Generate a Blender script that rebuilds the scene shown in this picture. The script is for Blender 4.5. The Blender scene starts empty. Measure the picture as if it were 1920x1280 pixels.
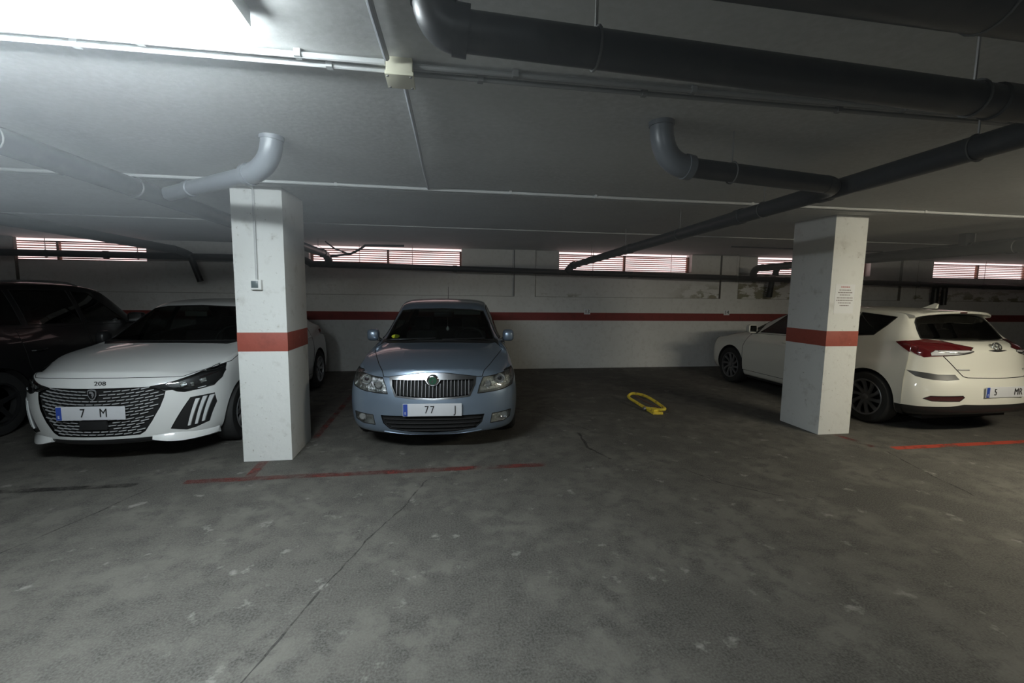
import bpy, bmesh, math, random
from mathutils import Vector, Matrix
from mathutils.geometry import tessellate_polygon
random.seed(7)
PI = math.pi
S = bpy.context.scene
COL = S.collection

# ------------------------------------------------------------------ camera
cam_d = bpy.data.cameras.new('camera'); cam = bpy.data.objects.new('camera', cam_d); COL.objects.link(cam)
S.camera = cam
FOC, PITCH, YAW, ROLL = 838.73, 0.1056, 0.1526, 0.0121
cam_d.sensor_fit = 'HORIZONTAL'; cam_d.sensor_width = 36.0; cam_d.lens = 36.0 * FOC / 1920.0
cam_d.clip_start = 0.05; cam_d.clip_end = 200
fw = Vector((math.sin(YAW)*math.cos(PITCH), math.cos(YAW)*math.cos(PITCH), -math.sin(PITCH)))
rt = Vector((math.cos(YAW), -math.sin(YAW), 0)); up = rt.cross(fw)
r2 = rt*math.cos(ROLL) + up*math.sin(ROLL); u2 = -rt*math.sin(ROLL) + up*math.cos(ROLL)
M = Matrix((r2, u2, -fw)).transposed().to_4x4(); M.translation = Vector((0, 0, 1.6))
cam.matrix_world = M

# ------------------------------------------------------------------ world, exposure
W = bpy.data.worlds.new('world'); S.world = W; W.use_nodes = True
bg = W.node_tree.nodes['Background']
bg.inputs[0].default_value = (1.0, 0.76, 0.76, 1); bg.inputs[1].default_value = .72
S.view_settings.view_transform = 'Standard'; S.view_settings.look = 'None'
S.view_settings.gamma = 1.0; S.view_settings.use_curve_mapping = False
S.view_settings.exposure = 1.42
LAMP_COOL = ((0.86, 0.96, 1.0), 46.0)
LAMP_WARM = ((1.0, 0.93, 0.74), 46.0)
FLARE_DENSITY = 0.027

# ------------------------------------------------------------------ materials
def mat(name, col=(.5,.5,.5), rough=.6, metal=0.0, coat=0.0, emit=None, estr=0, spec=None, noise=None, bump=None, alpha=None, back=None):
    m = bpy.data.materials.new(name); m.use_nodes = True
    nt = m.node_tree; b = nt.nodes['Principled BSDF']; N = nt.nodes.new; L = nt.links.new
    b.inputs['Base Color'].default_value = (*col, 1); b.inputs['Roughness'].default_value = rough
    b.inputs['Metallic'].default_value = metal; b.inputs['Coat Weight'].default_value = coat
    b.inputs['Coat Roughness'].default_value = .04
    if spec is not None: b.inputs['Specular IOR Level'].default_value = spec
    if emit: b.inputs['Emission Color'].default_value = (*emit, 1); b.inputs['Emission Strength'].default_value = estr
    tc = N('ShaderNodeTexCoord')
    if noise:                                            # list of (scale, detail, lo, hi, colour) layers mixed over the base
        prev = None
        for sc, det, lo, hi, c2 in noise:
            n = N('ShaderNodeTexNoise'); n.inputs['Scale'].default_value = sc; n.inputs['Detail'].default_value = det; n.inputs['Roughness'].default_value = .62
            L(tc.outputs['Object'], n.inputs['Vector'])
            r = N('ShaderNodeMapRange'); r.inputs['From Min'].default_value = lo; r.inputs['From Max'].default_value = hi
            L(n.outputs['Fac'], r.inputs['Value'])
            mx = N('ShaderNodeMix'); mx.data_type = 'RGBA'
            L(r.outputs['Result'], mx.inputs['Factor'])
            if prev is None: mx.inputs['A'].default_value = (*col, 1)
            else: L(prev, mx.inputs['A'])
            mx.inputs['B'].default_value = (*c2, 1)
            prev = mx.outputs['Result']
        L(prev, b.inputs['Base Color'])
        m['last'] = 1
    if bump:
        n = N('ShaderNodeTexNoise'); n.inputs['Scale'].default_value = bump[0]; n.inputs['Detail'].default_value = 6
        L(tc.outputs['Object'], n.inputs['Vector'])
        bp = N('ShaderNodeBump'); bp.inputs['Strength'].default_value = bump[1]; bp.inputs['Distance'].default_value = bump[2]
        L(n.outputs['Fac'], bp.inputs['Height']); L(bp.outputs['Normal'], b.inputs['Normal'])
    if back:                                             # inner lining of a sheet-metal shell
        g = N('ShaderNodeNewGeometry'); d = N('ShaderNodeBsdfDiffuse'); d.inputs[0].default_value = (*back, 1)
        ms = N('ShaderNodeMixShader'); L(g.outputs['Backfacing'], ms.inputs[0]); L(b.outputs[0], ms.inputs[1]); L(d.outputs[0], ms.inputs[2])
        L(ms.outputs[0], nt.nodes['Material Output'].inputs['Surface'])
    if alpha is not None: b.inputs['Alpha'].default_value = alpha
    return m

def glass(name, tint, gl=.08, rough=.02):
    m = bpy.data.materials.new(name); m.use_nodes = True; nt = m.node_tree; nt.nodes.remove(nt.nodes['Principled BSDF'])
    t = nt.nodes.new('ShaderNodeBsdfTransparent'); t.inputs[0].default_value = (*tint, 1)
    g = nt.nodes.new('ShaderNodeBsdfGlossy'); g.inputs['Roughness'].default_value = rough
    f = nt.nodes.new('ShaderNodeLayerWeight'); f.inputs[0].default_value = .25
    r = nt.nodes.new('ShaderNodeMapRange'); r.inputs['To Min'].default_value = gl; r.inputs['To Max'].default_value = .7
    nt.links.new(f.outputs['Fresnel'], r.inputs['Value'])
    x = nt.nodes.new('ShaderNodeMixShader'); nt.links.new(r.outputs[0], x.inputs[0])
    nt.links.new(t.outputs[0], x.inputs[1]); nt.links.new(g.outputs[0], x.inputs[2])
    nt.links.new(x.outputs[0], nt.nodes['Material Output'].inputs['Surface'])
    return m

def worn(name, col, sc, lo, hi, rough=.7, lenx=None):
    """paint worn through to the concrete below: noise-driven alpha"""
    m = mat(name, col, rough); nt = m.node_tree; b = nt.nodes['Principled BSDF']
    tc = nt.nodes.new('ShaderNodeTexCoord'); n = nt.nodes.new('ShaderNodeTexNoise'); n.inputs['Scale'].default_value = sc; n.inputs['Detail'].default_value = 8; n.inputs['Roughness'].default_value = .7
    nt.links.new(tc.outputs['Object'], n.inputs['Vector'])
    r = nt.nodes.new('ShaderNodeMapRange'); r.inputs['From Min'].default_value = lo; r.inputs['From Max'].default_value = hi; r.inputs['To Max'].default_value = .85
    nt.links.new(n.outputs['Fac'], r.inputs['Value']); nt.links.new(r.outputs[0], b.inputs['Alpha'])
    return m

MT = {}
MT['floor'] = mat('concrete_floor', (.092,.085,.074), .78, noise=[(.55,7,.42,.60,(.048,.045,.040)), (1.9,11,.46,.62,(.135,.127,.11)), (6.5,13,.46,.62,(.046,.043,.038)), (90,5,.38,.74,(.145,.14,.125)), (5.5,15,.62,.70,(.24,.23,.21))], bump=(45,.35,.01))
MT['ceiling'] = mat('concrete_ceiling', (.50,.51,.49), .9, noise=[(1.2,5,.35,.7,(.42,.42,.41)), (30,6,.4,.7,(.54,.54,.53))], bump=(30,.22,.006))
MT['wall'] = mat('white_wall_paint', (.76,.76,.74), .85, noise=[(.9,6,.4,.7,(.69,.69,.67)), (14,8,.5,.8,(.62,.61,.58))], bump=(30,.4,.008))
MT['plain_wall'] = mat('grey_wall_paint', (.45,.45,.43), .85, bump=(30,.4,.008))
MT['pillar'] = mat('white_pillar_paint', (.74,.75,.73), .7, noise=[(7,8,.56,.74,(.60,.60,.57)), (28,9,.64,.72,(.42,.40,.36))], bump=(22,.5,.006))
MT['band'] = mat('red_band_paint', (.36,.085,.06), .6, noise=[(12,8,.5,.75,(.28,.07,.05)), (22,9,.68,.74,(.55,.45,.42))], bump=(22,.4,.005))
MT['wallband'] = mat('red_wall_stripe', (.25,.05,.045), .75, noise=[(9,8,.5,.75,(.18,.045,.04))], bump=(22,.4,.005))
MT['line'] = worn('worn_red_line', (.17,.038,.032), 3.5, .40, .60)
MT['brightline'] = worn('red_line_fresh', (.50,.07,.04), 3.0, .34, .50)
MT['darkline'] = worn('dark_line', (.035,.032,.03), 3.0, .42, .60)
MT['pipe'] = mat('dark_grey_plastic_pipe', (.034,.035,.037), .42, noise=[(9,5,.5,.8,(.06,.058,.055))])
MT['pipe2'] = mat('grey_plastic_pipe', (.14,.15,.165), .35)
MT['conduit'] = mat('light_grey_conduit', (.52,.53,.53), .5)
MT['conduitdark'] = mat('mid_grey_conduit', (.30,.31,.33), .5)
MT['conduitshade'] = mat('shaded_conduit', (.20,.20,.195), .6)  # darker conduit copy, shade put into its colour
MT['steel'] = mat('galvanised_steel', (.30,.29,.28), .45, metal=.6)
MT['clip'] = mat('dull_clip', (.10,.10,.095), .6)
MT['crackm'] = worn('floor_crack', (.05,.047,.043), 6, .35, .55)
MT['silver'] = mat('bright_trim', (.62,.63,.65), .3, metal=.45)
MT['grchrome'] = mat('brushed_chrome', (.42,.43,.45), .22, metal=1)
MT['joint'] = mat('recess_edge_shade', (.16,.15,.13), .9)
MT['boxcream'] = mat('cream_box_plastic', (.70,.67,.52), .5)
MT['white'] = mat('white_plastic', (.75,.75,.74), .45)
MT['lampbody'] = mat('lamp_body', (.8,.82,.82), .4)
MT['diffcool'] = mat('lamp_diffuser_cool', (.9,.9,.9), .4, emit=LAMP_COOL[0], estr=LAMP_COOL[1])
MT['diffwarm'] = mat('lamp_diffuser_warm', (.9,.9,.9), .4, emit=LAMP_WARM[0], estr=LAMP_WARM[1])
MT['difffill'] = mat('fill_lamp_diffuser', (.9,.9,.9), .4, emit=LAMP_COOL[0], estr=LAMP_COOL[1]*.5)  # half-strength diffuser for the added fill lamp
MT['slat'] = mat('terracotta_slat', (.34,.13,.08), .6)
MT['frame'] = mat('louvre_frame', (.30,.13,.08), .6)
MT['rubber'] = mat('tyre_rubber', (.02,.02,.02), .75)
MT['blk'] = mat('black_plastic', (.018,.018,.019), .35)
MT['void'] = mat('dark_recess', (.006,.006,.006), .8)
MT['under'] = mat('underbody', (.012,.012,.012), .8)
MT['chrome'] = mat('chrome', (.75,.76,.78), .12, metal=1)
MT['alloy'] = mat('alloy', (.42,.42,.43), .35, metal=.7)
MT['darkalloy'] = mat('dark_alloy', (.16,.16,.165), .4, metal=.6)
MT['seat'] = mat('seat_cloth', (.03,.03,.033), .9)
MT['visor'] = mat('sun_visor', (.20,.21,.19), .8)
MT['glass'] = glass('car_glass', (.42,.46,.44))
MT['darkglass'] = glass('tinted_glass', (.16,.17,.17), .1)
MT['lens'] = glass('clear_lens', (.9,.92,.93), .10)
MT['reflector'] = mat('lamp_reflector', (.70,.71,.70), .22, metal=1, bump=(34,1.0,.02))
MT['smoked'] = mat('smoked_reflector', (.05,.05,.055), .25, metal=.3)
MT['trimgrey'] = mat('grey_trim', (.05,.05,.05), .35, coat=.3)
MT['red_lens'] = mat('red_lens', (.10,.008,.010), .12, coat=1)
MT['darkred'] = mat('dark_red_reflector', (.06,.012,.014), .2, coat=1)
MT['white_lens'] = mat('white_lens', (.62,.62,.64), .12, coat=1)
MT['p_white'] = mat('white_car_paint', (.74,.75,.74), .35, coat=.8, back=(.03,.03,.03))
MT['p_cream'] = mat('pearl_white_car_paint', (.72,.71,.64), .35, coat=.8, back=(.03,.03,.03))
MT['p_blue'] = mat('silver_blue_car_paint', (.22,.28,.36), .33, metal=.55, coat=.9, back=(.03,.03,.03))
MT['p_black'] = mat('black_car_paint', (.010,.010,.011), .3, coat=.5, spec=.3, back=(.01,.01,.01))
MT['plate'] = mat('plate_white', (.62,.63,.66), .4)
MT['plateblue'] = mat('plate_blue', (.03,.07,.35), .4)
MT['ink'] = mat('black_ink', (.02,.02,.02), .5)
MT['redink'] = mat('red_ink', (.45,.05,.05), .5)
MT['greyink'] = mat('grey_ink', (.22,.19,.19), .5)
MT['paper'] = mat('paper', (.78,.79,.80), .6)
MT['yellow'] = mat('yellow_metal_paint', (.80,.60,.06), .5, noise=[(18,8,.52,.66,(.30,.17,.05))])
MT['rust'] = mat('rusty_metal', (.16,.09,.06), .7)
MT['stickery'] = mat('yellow_sticker', (.60,.65,.05), .5)
MT['green'] = mat('green_emblem', (.02,.09,.05), .4)
MT['drl'] = mat('clear_light_bar', (.75,.77,.78), .2, coat=.6)

# ------------------------------------------------------------------ mesh helpers
def obj(name, bm, m, parent=None, smooth=True, ang=35, kind=None, label=None, mw=None):
    me = bpy.data.meshes.new(name)
    bmesh.ops.recalc_face_normals(bm, faces=bm.faces) if mw is None else None
    for f in bm.faces: f.smooth = smooth
    bm.to_mesh(me); bm.free()
    if smooth:
        me.set_sharp_from_angle(angle=math.radians(ang))
    for x in (m if isinstance(m, (list, tuple)) else [m]): me.materials.append(MT[x] if isinstance(x, str) else x)
    o = bpy.data.objects.new(name, me); COL.objects.link(o)
    if parent: o.parent = parent
    if kind: o['kind'] = kind
    if label: o['label'] = label
    return o
def tag(o, label, cat, group=None):
    o['label'] = label; o['category'] = cat
    if group: o['group'] = group
    return o
def thing(name, label, cat, loc=(0,0,0), rz=0, group=None, scale=1):
    o = bpy.data.objects.new(name, None); COL.objects.link(o); o.location = loc; o.rotation_euler = (0,0,rz); o.scale = (scale,)*3
    o.empty_display_size = .1
    return tag(o, label, cat, group)
def box(bm, x0, x1, y0, y1, z0, z1, bev=0, mi=0):
    r = bmesh.ops.create_cube(bm, size=1, matrix=Matrix.Translation(((x0+x1)/2,(y0+y1)/2,(z0+z1)/2)) @ Matrix.Diagonal((x1-x0, y1-y0, z1-z0, 1)))
    vs = r['verts']
    fs = {f for v in vs for f in v.link_faces}
    for f in fs: f.material_index = mi
    if bev:
        es = {e for v in vs for e in v.link_edges}
        bmesh.ops.bevel(bm, geom=list(es), offset=bev, segments=2, affect='EDGES', profile=.6)
    return bm
def tube(bm, pts, r, seg=14, cap=True, closed=False):
    pts = [Vector(p) for p in pts]; n = len(pts); rings = []
    rr = r if isinstance(r, (list, tuple)) else [r]*n
    prev = None
    for i, p in enumerate(pts):
        if closed: t = (pts[(i+1) % n] - pts[i-1]).normalized()
        elif i == 0: t = (pts[1]-p).normalized()
        elif i == n-1: t = (p-pts[i-1]).normalized()
        else: t = ((pts[i+1]-p).normalized() + (p-pts[i-1]).normalized()).normalized()
        if prev is None: a = t.orthogonal().normalized()
        else: a = (prev - t*prev.dot(t)).normalized()
        prev = a; b = t.cross(a)
        rings.append([bm.verts.new(p + (a*math.cos(2*PI*k/seg) + b*math.sin(2*PI*k/seg))*rr[i]) for k in range(seg)])
    m = n if closed else n-1
    for i in range(m):
        A, B = rings[i], rings[(i+1) % n]
        for k in range(seg): bm.faces.new((A[k], A[(k+1) % seg], B[(k+1) % seg], B[k]))
    if cap and not closed: bm.faces.new(rings[0][::-1]); bm.faces.new(rings[-1])
    return bm
def arc_pts(p0, c, p1, n=8):
    """quadratic bend p0 -> p1 with control c"""
    p0, c, p1 = Vector(p0), Vector(c), Vector(p1)
    return [p0*(1-t)**2 + c*2*t*(1-t) + p1*t*t for t in [i/n for i in range(n+1)]]
def lathe(bm, prof, axis='x', seg=32, centre=(0,0,0), cap=True):
    """prof: list of (r, along)"""
    c = Vector(centre); rings = []
    for r, a in prof:
        ring = []
        for k in range(seg):
            t = 2*PI*k/seg
            if axis == 'x': v = Vector((a, r*math.cos(t), r*math.sin(t)))
            elif axis == 'y': v = Vector((r*math.cos(t), a, r*math.sin(t)))
            else: v = Vector((r*math.cos(t), r*math.sin(t), a))
            ring.append(bm.verts.new(c+v))
        rings.append(ring)
    for A, B in zip(rings, rings[1:]):
        for k in range(seg): bm.faces.new((A[k], A[(k+1) % seg], B[(k+1) % seg], B[k]))
    if cap and prof[0][0] > 1e-4: bm.faces.new(rings[0])
    if cap and prof[-1][0] > 1e-4: bm.faces.new(rings[-1][::-1])
    return bm
def NB(): return bmesh.new()
def text_bm(s, size, thick=.001, xs=1.0):
    cu = bpy.data.curves.new('t', 'FONT'); cu.body = s; cu.size = size; cu.extrude = thick; cu.align_x = 'CENTER'; cu.align_y = 'CENTER'; cu.resolution_u = 3
    o = bpy.data.objects.new('t', cu); COL.objects.link(o)
    me = bpy.data.meshes.new_from_object(o.evaluated_get(bpy.context.evaluated_depsgraph_get()))
    bm = NB(); bm.from_mesh(me); bmesh.ops.scale(bm, vec=(xs,1,1), verts=bm.verts)
    bpy.data.objects.remove(o); bpy.data.curves.remove(cu); bpy.data.meshes.remove(me)
    return bm                                             # lies in xy, faces +z
def place(bm, loc, rx=0, ry=0, rz=0):
    bmesh.ops.transform(bm, matrix=Matrix.Translation(loc) @ Matrix.Rotation(rz,4,'Z') @ Matrix.Rotation(ry,4,'Y') @ Matrix.Rotation(rx,4,'X'), verts=bm.verts); return bm
def catmull(pts, n=6, closed=True):
    P = [Vector(p) for p in pts]; N_ = len(P); out = []
    rng = range(N_ if closed else N_-1)
    for i in rng:
        p0, p1, p2, p3 = (P[(i-1) % N_], P[i], P[(i+1) % N_], P[(i+2) % N_]) if closed else (P[max(i-1,0)], P[i], P[i+1], P[min(i+2,N_-1)])
        for j in range(n):
            t = j/n
            out.append(.5*((2*p1) + (p2-p0)*t + (2*p0-5*p1+4*p2-p3)*t*t + (3*p1-p0-3*p2+p3)*t**3))
    if not closed: out.append(P[-1])
    return out

# ------------------------------------------------------------------ structure
ZC = 2.526; YW = 9.39; XL, XR, YB = -9.2, 17.0, -6.5
bm = NB(); box(bm, XL-.3, XR+.3, YB-.3, YW+.6, -.2, 0); floor = obj('floor', bm, 'floor', smooth=False, kind='structure')
bm = NB(); box(bm, XL-.3, XR+.3, YB-.3, YW+.32, ZC, ZC+.25); obj('ceiling', bm, 'ceiling', smooth=False, kind='structure')
bm = NB(); box(bm, XL-.3, XL, YB-.3, YW, 0, ZC); obj('wall_left', bm, 'plain_wall', smooth=False, kind='structure')
bm = NB(); box(bm, XR, XR+.3, YB-.3, YW, 0, ZC); obj('wall_right', bm, 'plain_wall', smooth=False, kind='structure')
bm = NB(); box(bm, XL, XR, YB-.3, YB, 0, ZC); obj('wall_front', bm, 'plain_wall', smooth=False, kind='structure')

# back wall with green-brown damp stains in some recessed panels (their own shapes, fixed on the plaster)
def stain_wall():
    m = MT['wall'].copy(); m.name = 'stained_wall_paint'; nt = m.node_tree; b = nt.nodes['Principled BSDF']; N = nt.nodes.new; L = nt.links.new
    src = b.inputs['Base Color'].links[0].from_socket
    tc = N('ShaderNodeTexCoord'); sp = N('ShaderNodeSeparateXYZ'); L(tc.outputs['Object'], sp.inputs[0])
    def smooth(sock, a, b_, c, d):
        r1 = N('ShaderNodeMapRange'); r1.inputs['From Min'].default_value = a; r1.inputs['From Max'].default_value = b_; L(sock, r1.inputs['Value'])
        r2_ = N('ShaderNodeMapRange'); r2_.inputs['From Min'].default_value = d; r2_.inputs['From Max'].default_value = c; L(sock, r2_.inputs['Value'])
        mu = N('ShaderNodeMath'); mu.operation = 'MULTIPLY'; L(r1.outputs[0], mu.inputs[0]); L(r2_.outputs[0], mu.inputs[1]); return mu.outputs[0]
    def mul(a, c):
        mu = N('ShaderNodeMath'); mu.operation = 'MULTIPLY'; L(a, mu.inputs[0]); L(c, mu.inputs[1]) if not isinstance(c, float) else setattr(mu.inputs[1], 'default_value', c); return mu.outputs[0]
    def add(a, c):
        mu = N('ShaderNodeMath'); mu.operation = 'MAXIMUM'; L(a, mu.inputs[0]); L(c, mu.inputs[1]); return mu.outputs[0]
    x, z = sp.outputs['X'], sp.outputs['Z']
    A = mul(smooth(x, 6.65, 6.70, 9.6, 10.2), smooth(z, 1.54, 1.56, 2.1, 2.2))
    B = mul(smooth(x, 4.9, 5.9, 6.22, 6.23), smooth(z, 1.54, 1.56, 1.62, 1.95))
    C = mul(smooth(x, 1.92, 1.95, 2.2, 3.6), smooth(z, 1.54, 1.55, 1.58, 1.64))
    D = mul(smooth(x, 11.3, 11.4, 16, 16.5), smooth(z, 1.54, 1.56, 1.62, 1.9))
    reg = add(add(A, B), add(C, D))
    mp = N('ShaderNodeMapping'); mp.inputs['Scale'].default_value = (1.0, 1, 2.6); L(tc.outputs['Object'], mp.inputs[0])
    n = N('ShaderNodeTexNoise'); n.inputs['Scale'].default_value = 3.2; n.inputs['Detail'].default_value = 8; n.inputs['Roughness'].default_value = .6; L(mp.outputs[0], n.inputs['Vector'])
    r = N('ShaderNodeMapRange'); r.inputs['From Min'].default_value = .50; r.inputs['From Max'].default_value = .56; L(n.outputs['Fac'], r.inputs['Value'])
    f = mul(mul(reg, r.outputs[0]), .85)
    n2 = N('ShaderNodeTexNoise'); n2.inputs['Scale'].default_value = 8; L(tc.outputs['Object'], n2.inputs['Vector'])
    cr = N('ShaderNodeMix'); cr.data_type = 'RGBA'; cr.inputs['A'].default_value = (.17,.19,.10,1); cr.inputs['B'].default_value = (.30,.25,.17,1); L(n2.outputs['Fac'], cr.inputs['Factor'])
    mx = N('ShaderNodeMix'); mx.data_type = 'RGBA'; L(f, mx.inputs['Factor']); L(src, mx.inputs['A']); L(cr.outputs['Result'], mx.inputs['B'])
    L(mx.outputs['Result'], b.inputs['Base Color']); return m
MT['stainwall'] = stain_wall()
PIL = [(-8.05,-7.6),(-3.25,-2.8),(1.48,1.93),(6.22,6.65),(10.98,11.42),(15.6,16.05)]
WIN = [(-8.6,-5.50),(-2.62,0.38),(2.45,5.52),(7.15,10.15),(11.93,14.95)]
WZ = 2.12
bm = NB()
box(bm, XL, XR, YW, YW+.3, 0, 1.55)
for a, b in PIL: box(bm, a, b, YW, YW+.07, 1.55, ZC)
edges = [XL] + [v for w in WIN for v in w] + [XR]
box(bm, XL, XR, YW+.06, YW+.3, 1.55, WZ)
for i in range(0, len(edges), 2): box(bm, edges[i], edges[i+1], YW+.06, YW+.3, WZ, ZC)
obj('wall_back', bm, 'stainwall', smooth=False, kind='structure')
wb_ = bpy.data.objects['wall_back']
for (a, c1) in zip(PIL, PIL[1:]):  # dark strips paint the shade along the recessed panel edges
    for bx in ((a[1], c1[0], 1.550, 1.556), (a[1]-.004, a[1]+.002, 1.555, ZC-.01), (c1[0]-.002, c1[0]+.004, 1.555, ZC-.01)):
        bm = NB(); box(bm, bx[0], bx[1], YW-.0025, YW+.0595, bx[2], bx[3]); obj('joint', bm, 'joint', wb_, smooth=False)
# painted stripe along the back wall
bm = NB(); box(bm, XL, XR, YW-.003, YW, 1.045, 1.215); obj('trim_1', bm, 'wallband', smooth=False, kind='structure', label='dark red painted stripe along the back wall')

# louvred openings
for wi, (a, b) in enumerate(WIN):
    w = bpy.data.objects.new('window_%d' % (wi+1), None); COL.objects.link(w); w.location = (a, YW+.22, WZ); w['kind'] = 'structure'
    Wd = b-a; H = .355
    f = NB()
    for x in (0, Wd/2-.02, Wd-.04): box(f, x, x+.04, -.03, .03, 0, H)
    box(f, 0, Wd, -.03, .03, 0, .02); box(f, 0, Wd, -.03, .03, H-.022, H)
    obj('window_frame', f, 'frame', w, smooth=False)
    me = None
    for half in (0, 1):
        for k in range(7):
            z = .022 + (k+.5)*(H-.044)/7
            if me is None:
                s = NB(); box(s, 0, Wd/2-.06, -.017, .017, -.004, .004)
                bmesh.ops.rotate(s, cent=(0,0,0), matrix=Matrix.Rotation(math.radians(-22), 3, 'X'), verts=s.verts)
                o = obj('slat', s, 'slat', w, smooth=False); me = o.data
            else:
                o = bpy.data.objects.new('slat', me); COL.objects.link(o); o.parent = w
            o.location = (.04 + half*(Wd/2-.02), 0, z)

if FLARE_DENSITY:  # scattering volume added to stand in for lens glare round the lamp
    hm = bpy.data.materials.new('lens_flare_volume'); hm.use_nodes = True; ht = hm.node_tree; ht.nodes.remove(ht.nodes['Principled BSDF'])
    vs_ = ht.nodes.new('ShaderNodeVolumeScatter'); vs_.inputs['Color'].default_value = (.90,.95,1,1); vs_.inputs['Density'].default_value = FLARE_DENSITY; vs_.inputs['Anisotropy'].default_value = .2
    ht.links.new(vs_.outputs[0], ht.nodes['Material Output'].inputs['Volume']); MT['flare'] = hm
    bm = NB(); box(bm, XL+.01, XR-.01, YB+.01, YW-.01, 1.80, ZC-.001); hz = obj('flare', bm, 'flare', smooth=False, kind='stuff'); tag(hz, 'thin pale haze volume added under the garage ceiling for the lens glare round the strip lamp', 'flare')

# ------------------------------------------------------------------ pillars
def pillar(x0, x1, y0, y1, label):
    t = thing('pillar', label, 'pillar', ((x0+x1)/2, (y0+y1)/2, 0))
    hx, hy = (x1-x0)/2, (y1-y0)/2
    b = NB(); box(b, -hx, hx, -hy, hy, 0, ZC, bev=.006); obj('shaft', b, 'pillar', t)
    b = NB(); e = .002
    box(b, -hx-e, hx+e, -hy-e, hy+e, 1.045, 1.222, bev=.006); obj('red_band', b, 'band', t, label='red painted band round the pillar')
    return t
pillar(-1.863, -1.431, 4.395, 5.017, 'white square pillar with a red band between the two front-facing cars, switch on its face')
pillar(4.34, 4.757, 4.506, 5.113, 'white square pillar with a red band beside the hatchback on the right, paper notice on its face')

# ------------------------------------------------------------------ floor marks
def strip(name, pts, w, m, label=None, z=.0015, jit=0, cat='line', parent=None):
    b = NB(); L_ = []; P = [Vector((*p, 0)) for p in pts]
    dense = []
    for p, q_ in zip(P, P[1:]):
        n = max(1, int((q_-p).length/.06))
        dense += [p.lerp(q_, i/n) for i in range(n)]
    dense.append(P[-1])
    for i, p in enumerate(dense):
        t = (dense[min(i+1, len(dense)-1)] - dense[max(i-1,0)]).normalized(); nrm = Vector((-t.y, t.x, 0))
        j = random.uniform(-jit, jit); ww = w*(1 + (random.uniform(-.5,.5) if jit else random.uniform(-.06,.06)))
        L_.append((b.verts.new(p + nrm*(ww/2+j) + Vector((0,0,z))), b.verts.new(p - nrm*(ww/2-j) + Vector((0,0,z)))))
    for (a, c), (d, e) in zip(L_, L_[1:]): b.faces.new((a, c, e, d))
    o = obj(name, b, m, parent, smooth=False)
    if label: tag(o, label, cat)
    return o
strip('painted_line', [(-2.15,3.97),(-1.4,3.985),(-.3,3.985),(.95,3.99)], .085, 'line', 'worn dark red line on the floor in front of the left pillar')
strip('painted_line', [(-6.5,3.93),(-4.2,3.94),(-2.5,3.96)], .075, 'darkline', 'blackened line on the floor in front of the white car at left')
strip('painted_line', [(4.78,3.99),(5.6,4.0),(8.0,4.02)], .09, 'brightline', 'bright red line on the floor behind the hatchback at right')
strip('painted_line', [(-1.68,4.39),(-1.665,4.02)], .08, 'line', 'short red line on the floor running out from the base of the left pillar')
strip('painted_line', [(4.56,4.5),(4.60,4.05)], .08, 'line', 'short worn red line on the floor at the foot of the right pillar')
strip('painted_line', [(-1.40,5.05),(-1.42,9.3)], .07, 'line', 'faint red bay line on the floor left of the silver-blue car')
for pts, w in [([(-.15,3.77),(-.3,3.3),(-.5,2.85),(-.62,2.5),(-.74,2.11),(-.83,1.82),(-.95,1.5)], .010),
               ([(-2.35,3.9),(-2.5,3.4),(-2.7,2.9),(-2.95,2.4)], .012), ([(1.55,4.9),(1.5,4.4),(1.62,4.05)], .025),
               ([(2.2,3.75),(2.35,3.4),(2.7,3.1)], .012), ([(4.6,3.9),(4.4,3.3),(4.3,2.9)], .012), ([(.5,6.5),(1.3,5.8),(1.7,5.0)], .012)]:
    strip('crack', pts, w, 'crackm', z=.001, jit=.006, parent=floor)

# ------------------------------------------------------------------ pipes
def pipe_thing(name, label, cat, group=None): return thing(name, label, cat, (0,0,0), 0, group)
def straight(parent, p, q_, r, m='pipe', name='pipe_run', coll=()):
    b = NB(); tube(b, [p, q_], r, 20); obj(name, b, m, parent)
    p, q_ = Vector(p), Vector(q_)
    for t in coll:
        c = p.lerp(q_, t); d = (q_-p).normalized()
        b = NB(); tube(b, [c-d*.045, c-d*.040, c+d*.040, c+d*.045], [r*1.02, r*1.13, r*1.13, r*1.02], 20); obj('socket', b, m, parent)
def rod(parent, x, y, z0, r, along='x'):
    b = NB(); tube(b, [(x,y,z0),(x,y,ZC)], .005, 6); o = obj('hanger_rod', b, 'steel', parent)
    b = NB(); ring = []
    for k in range(20):
        t = 2*PI*k/20; ring.append((x, y+math.cos(t)*(r+.003), z0-r+math.sin(t)*(r+.003)) if along == 'x' else (x+math.cos(t)*(r+.003), y, z0-r+math.sin(t)*(r+.003)))
    tube(b, ring, .004, 6, closed=True); obj('pipe_clip', b, 'clip', parent)
def elbow(parent, p0, c, p1, r, m='pipe', collar=True):
    pts = arc_pts(p0, c, p1, 9); b = NB(); tube(b, pts, r*1.06, 20); obj('elbow', b, m, parent)
    if collar:
        for i in (0, -1):
            a, d = pts[i], (pts[1]-pts[0] if i == 0 else pts[-1]-pts[-2]).normalized()
            b = NB(); tube(b, [a-d*.02, a+d*.02], r*1.16, 20); obj('collar', b, m, parent)

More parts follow.
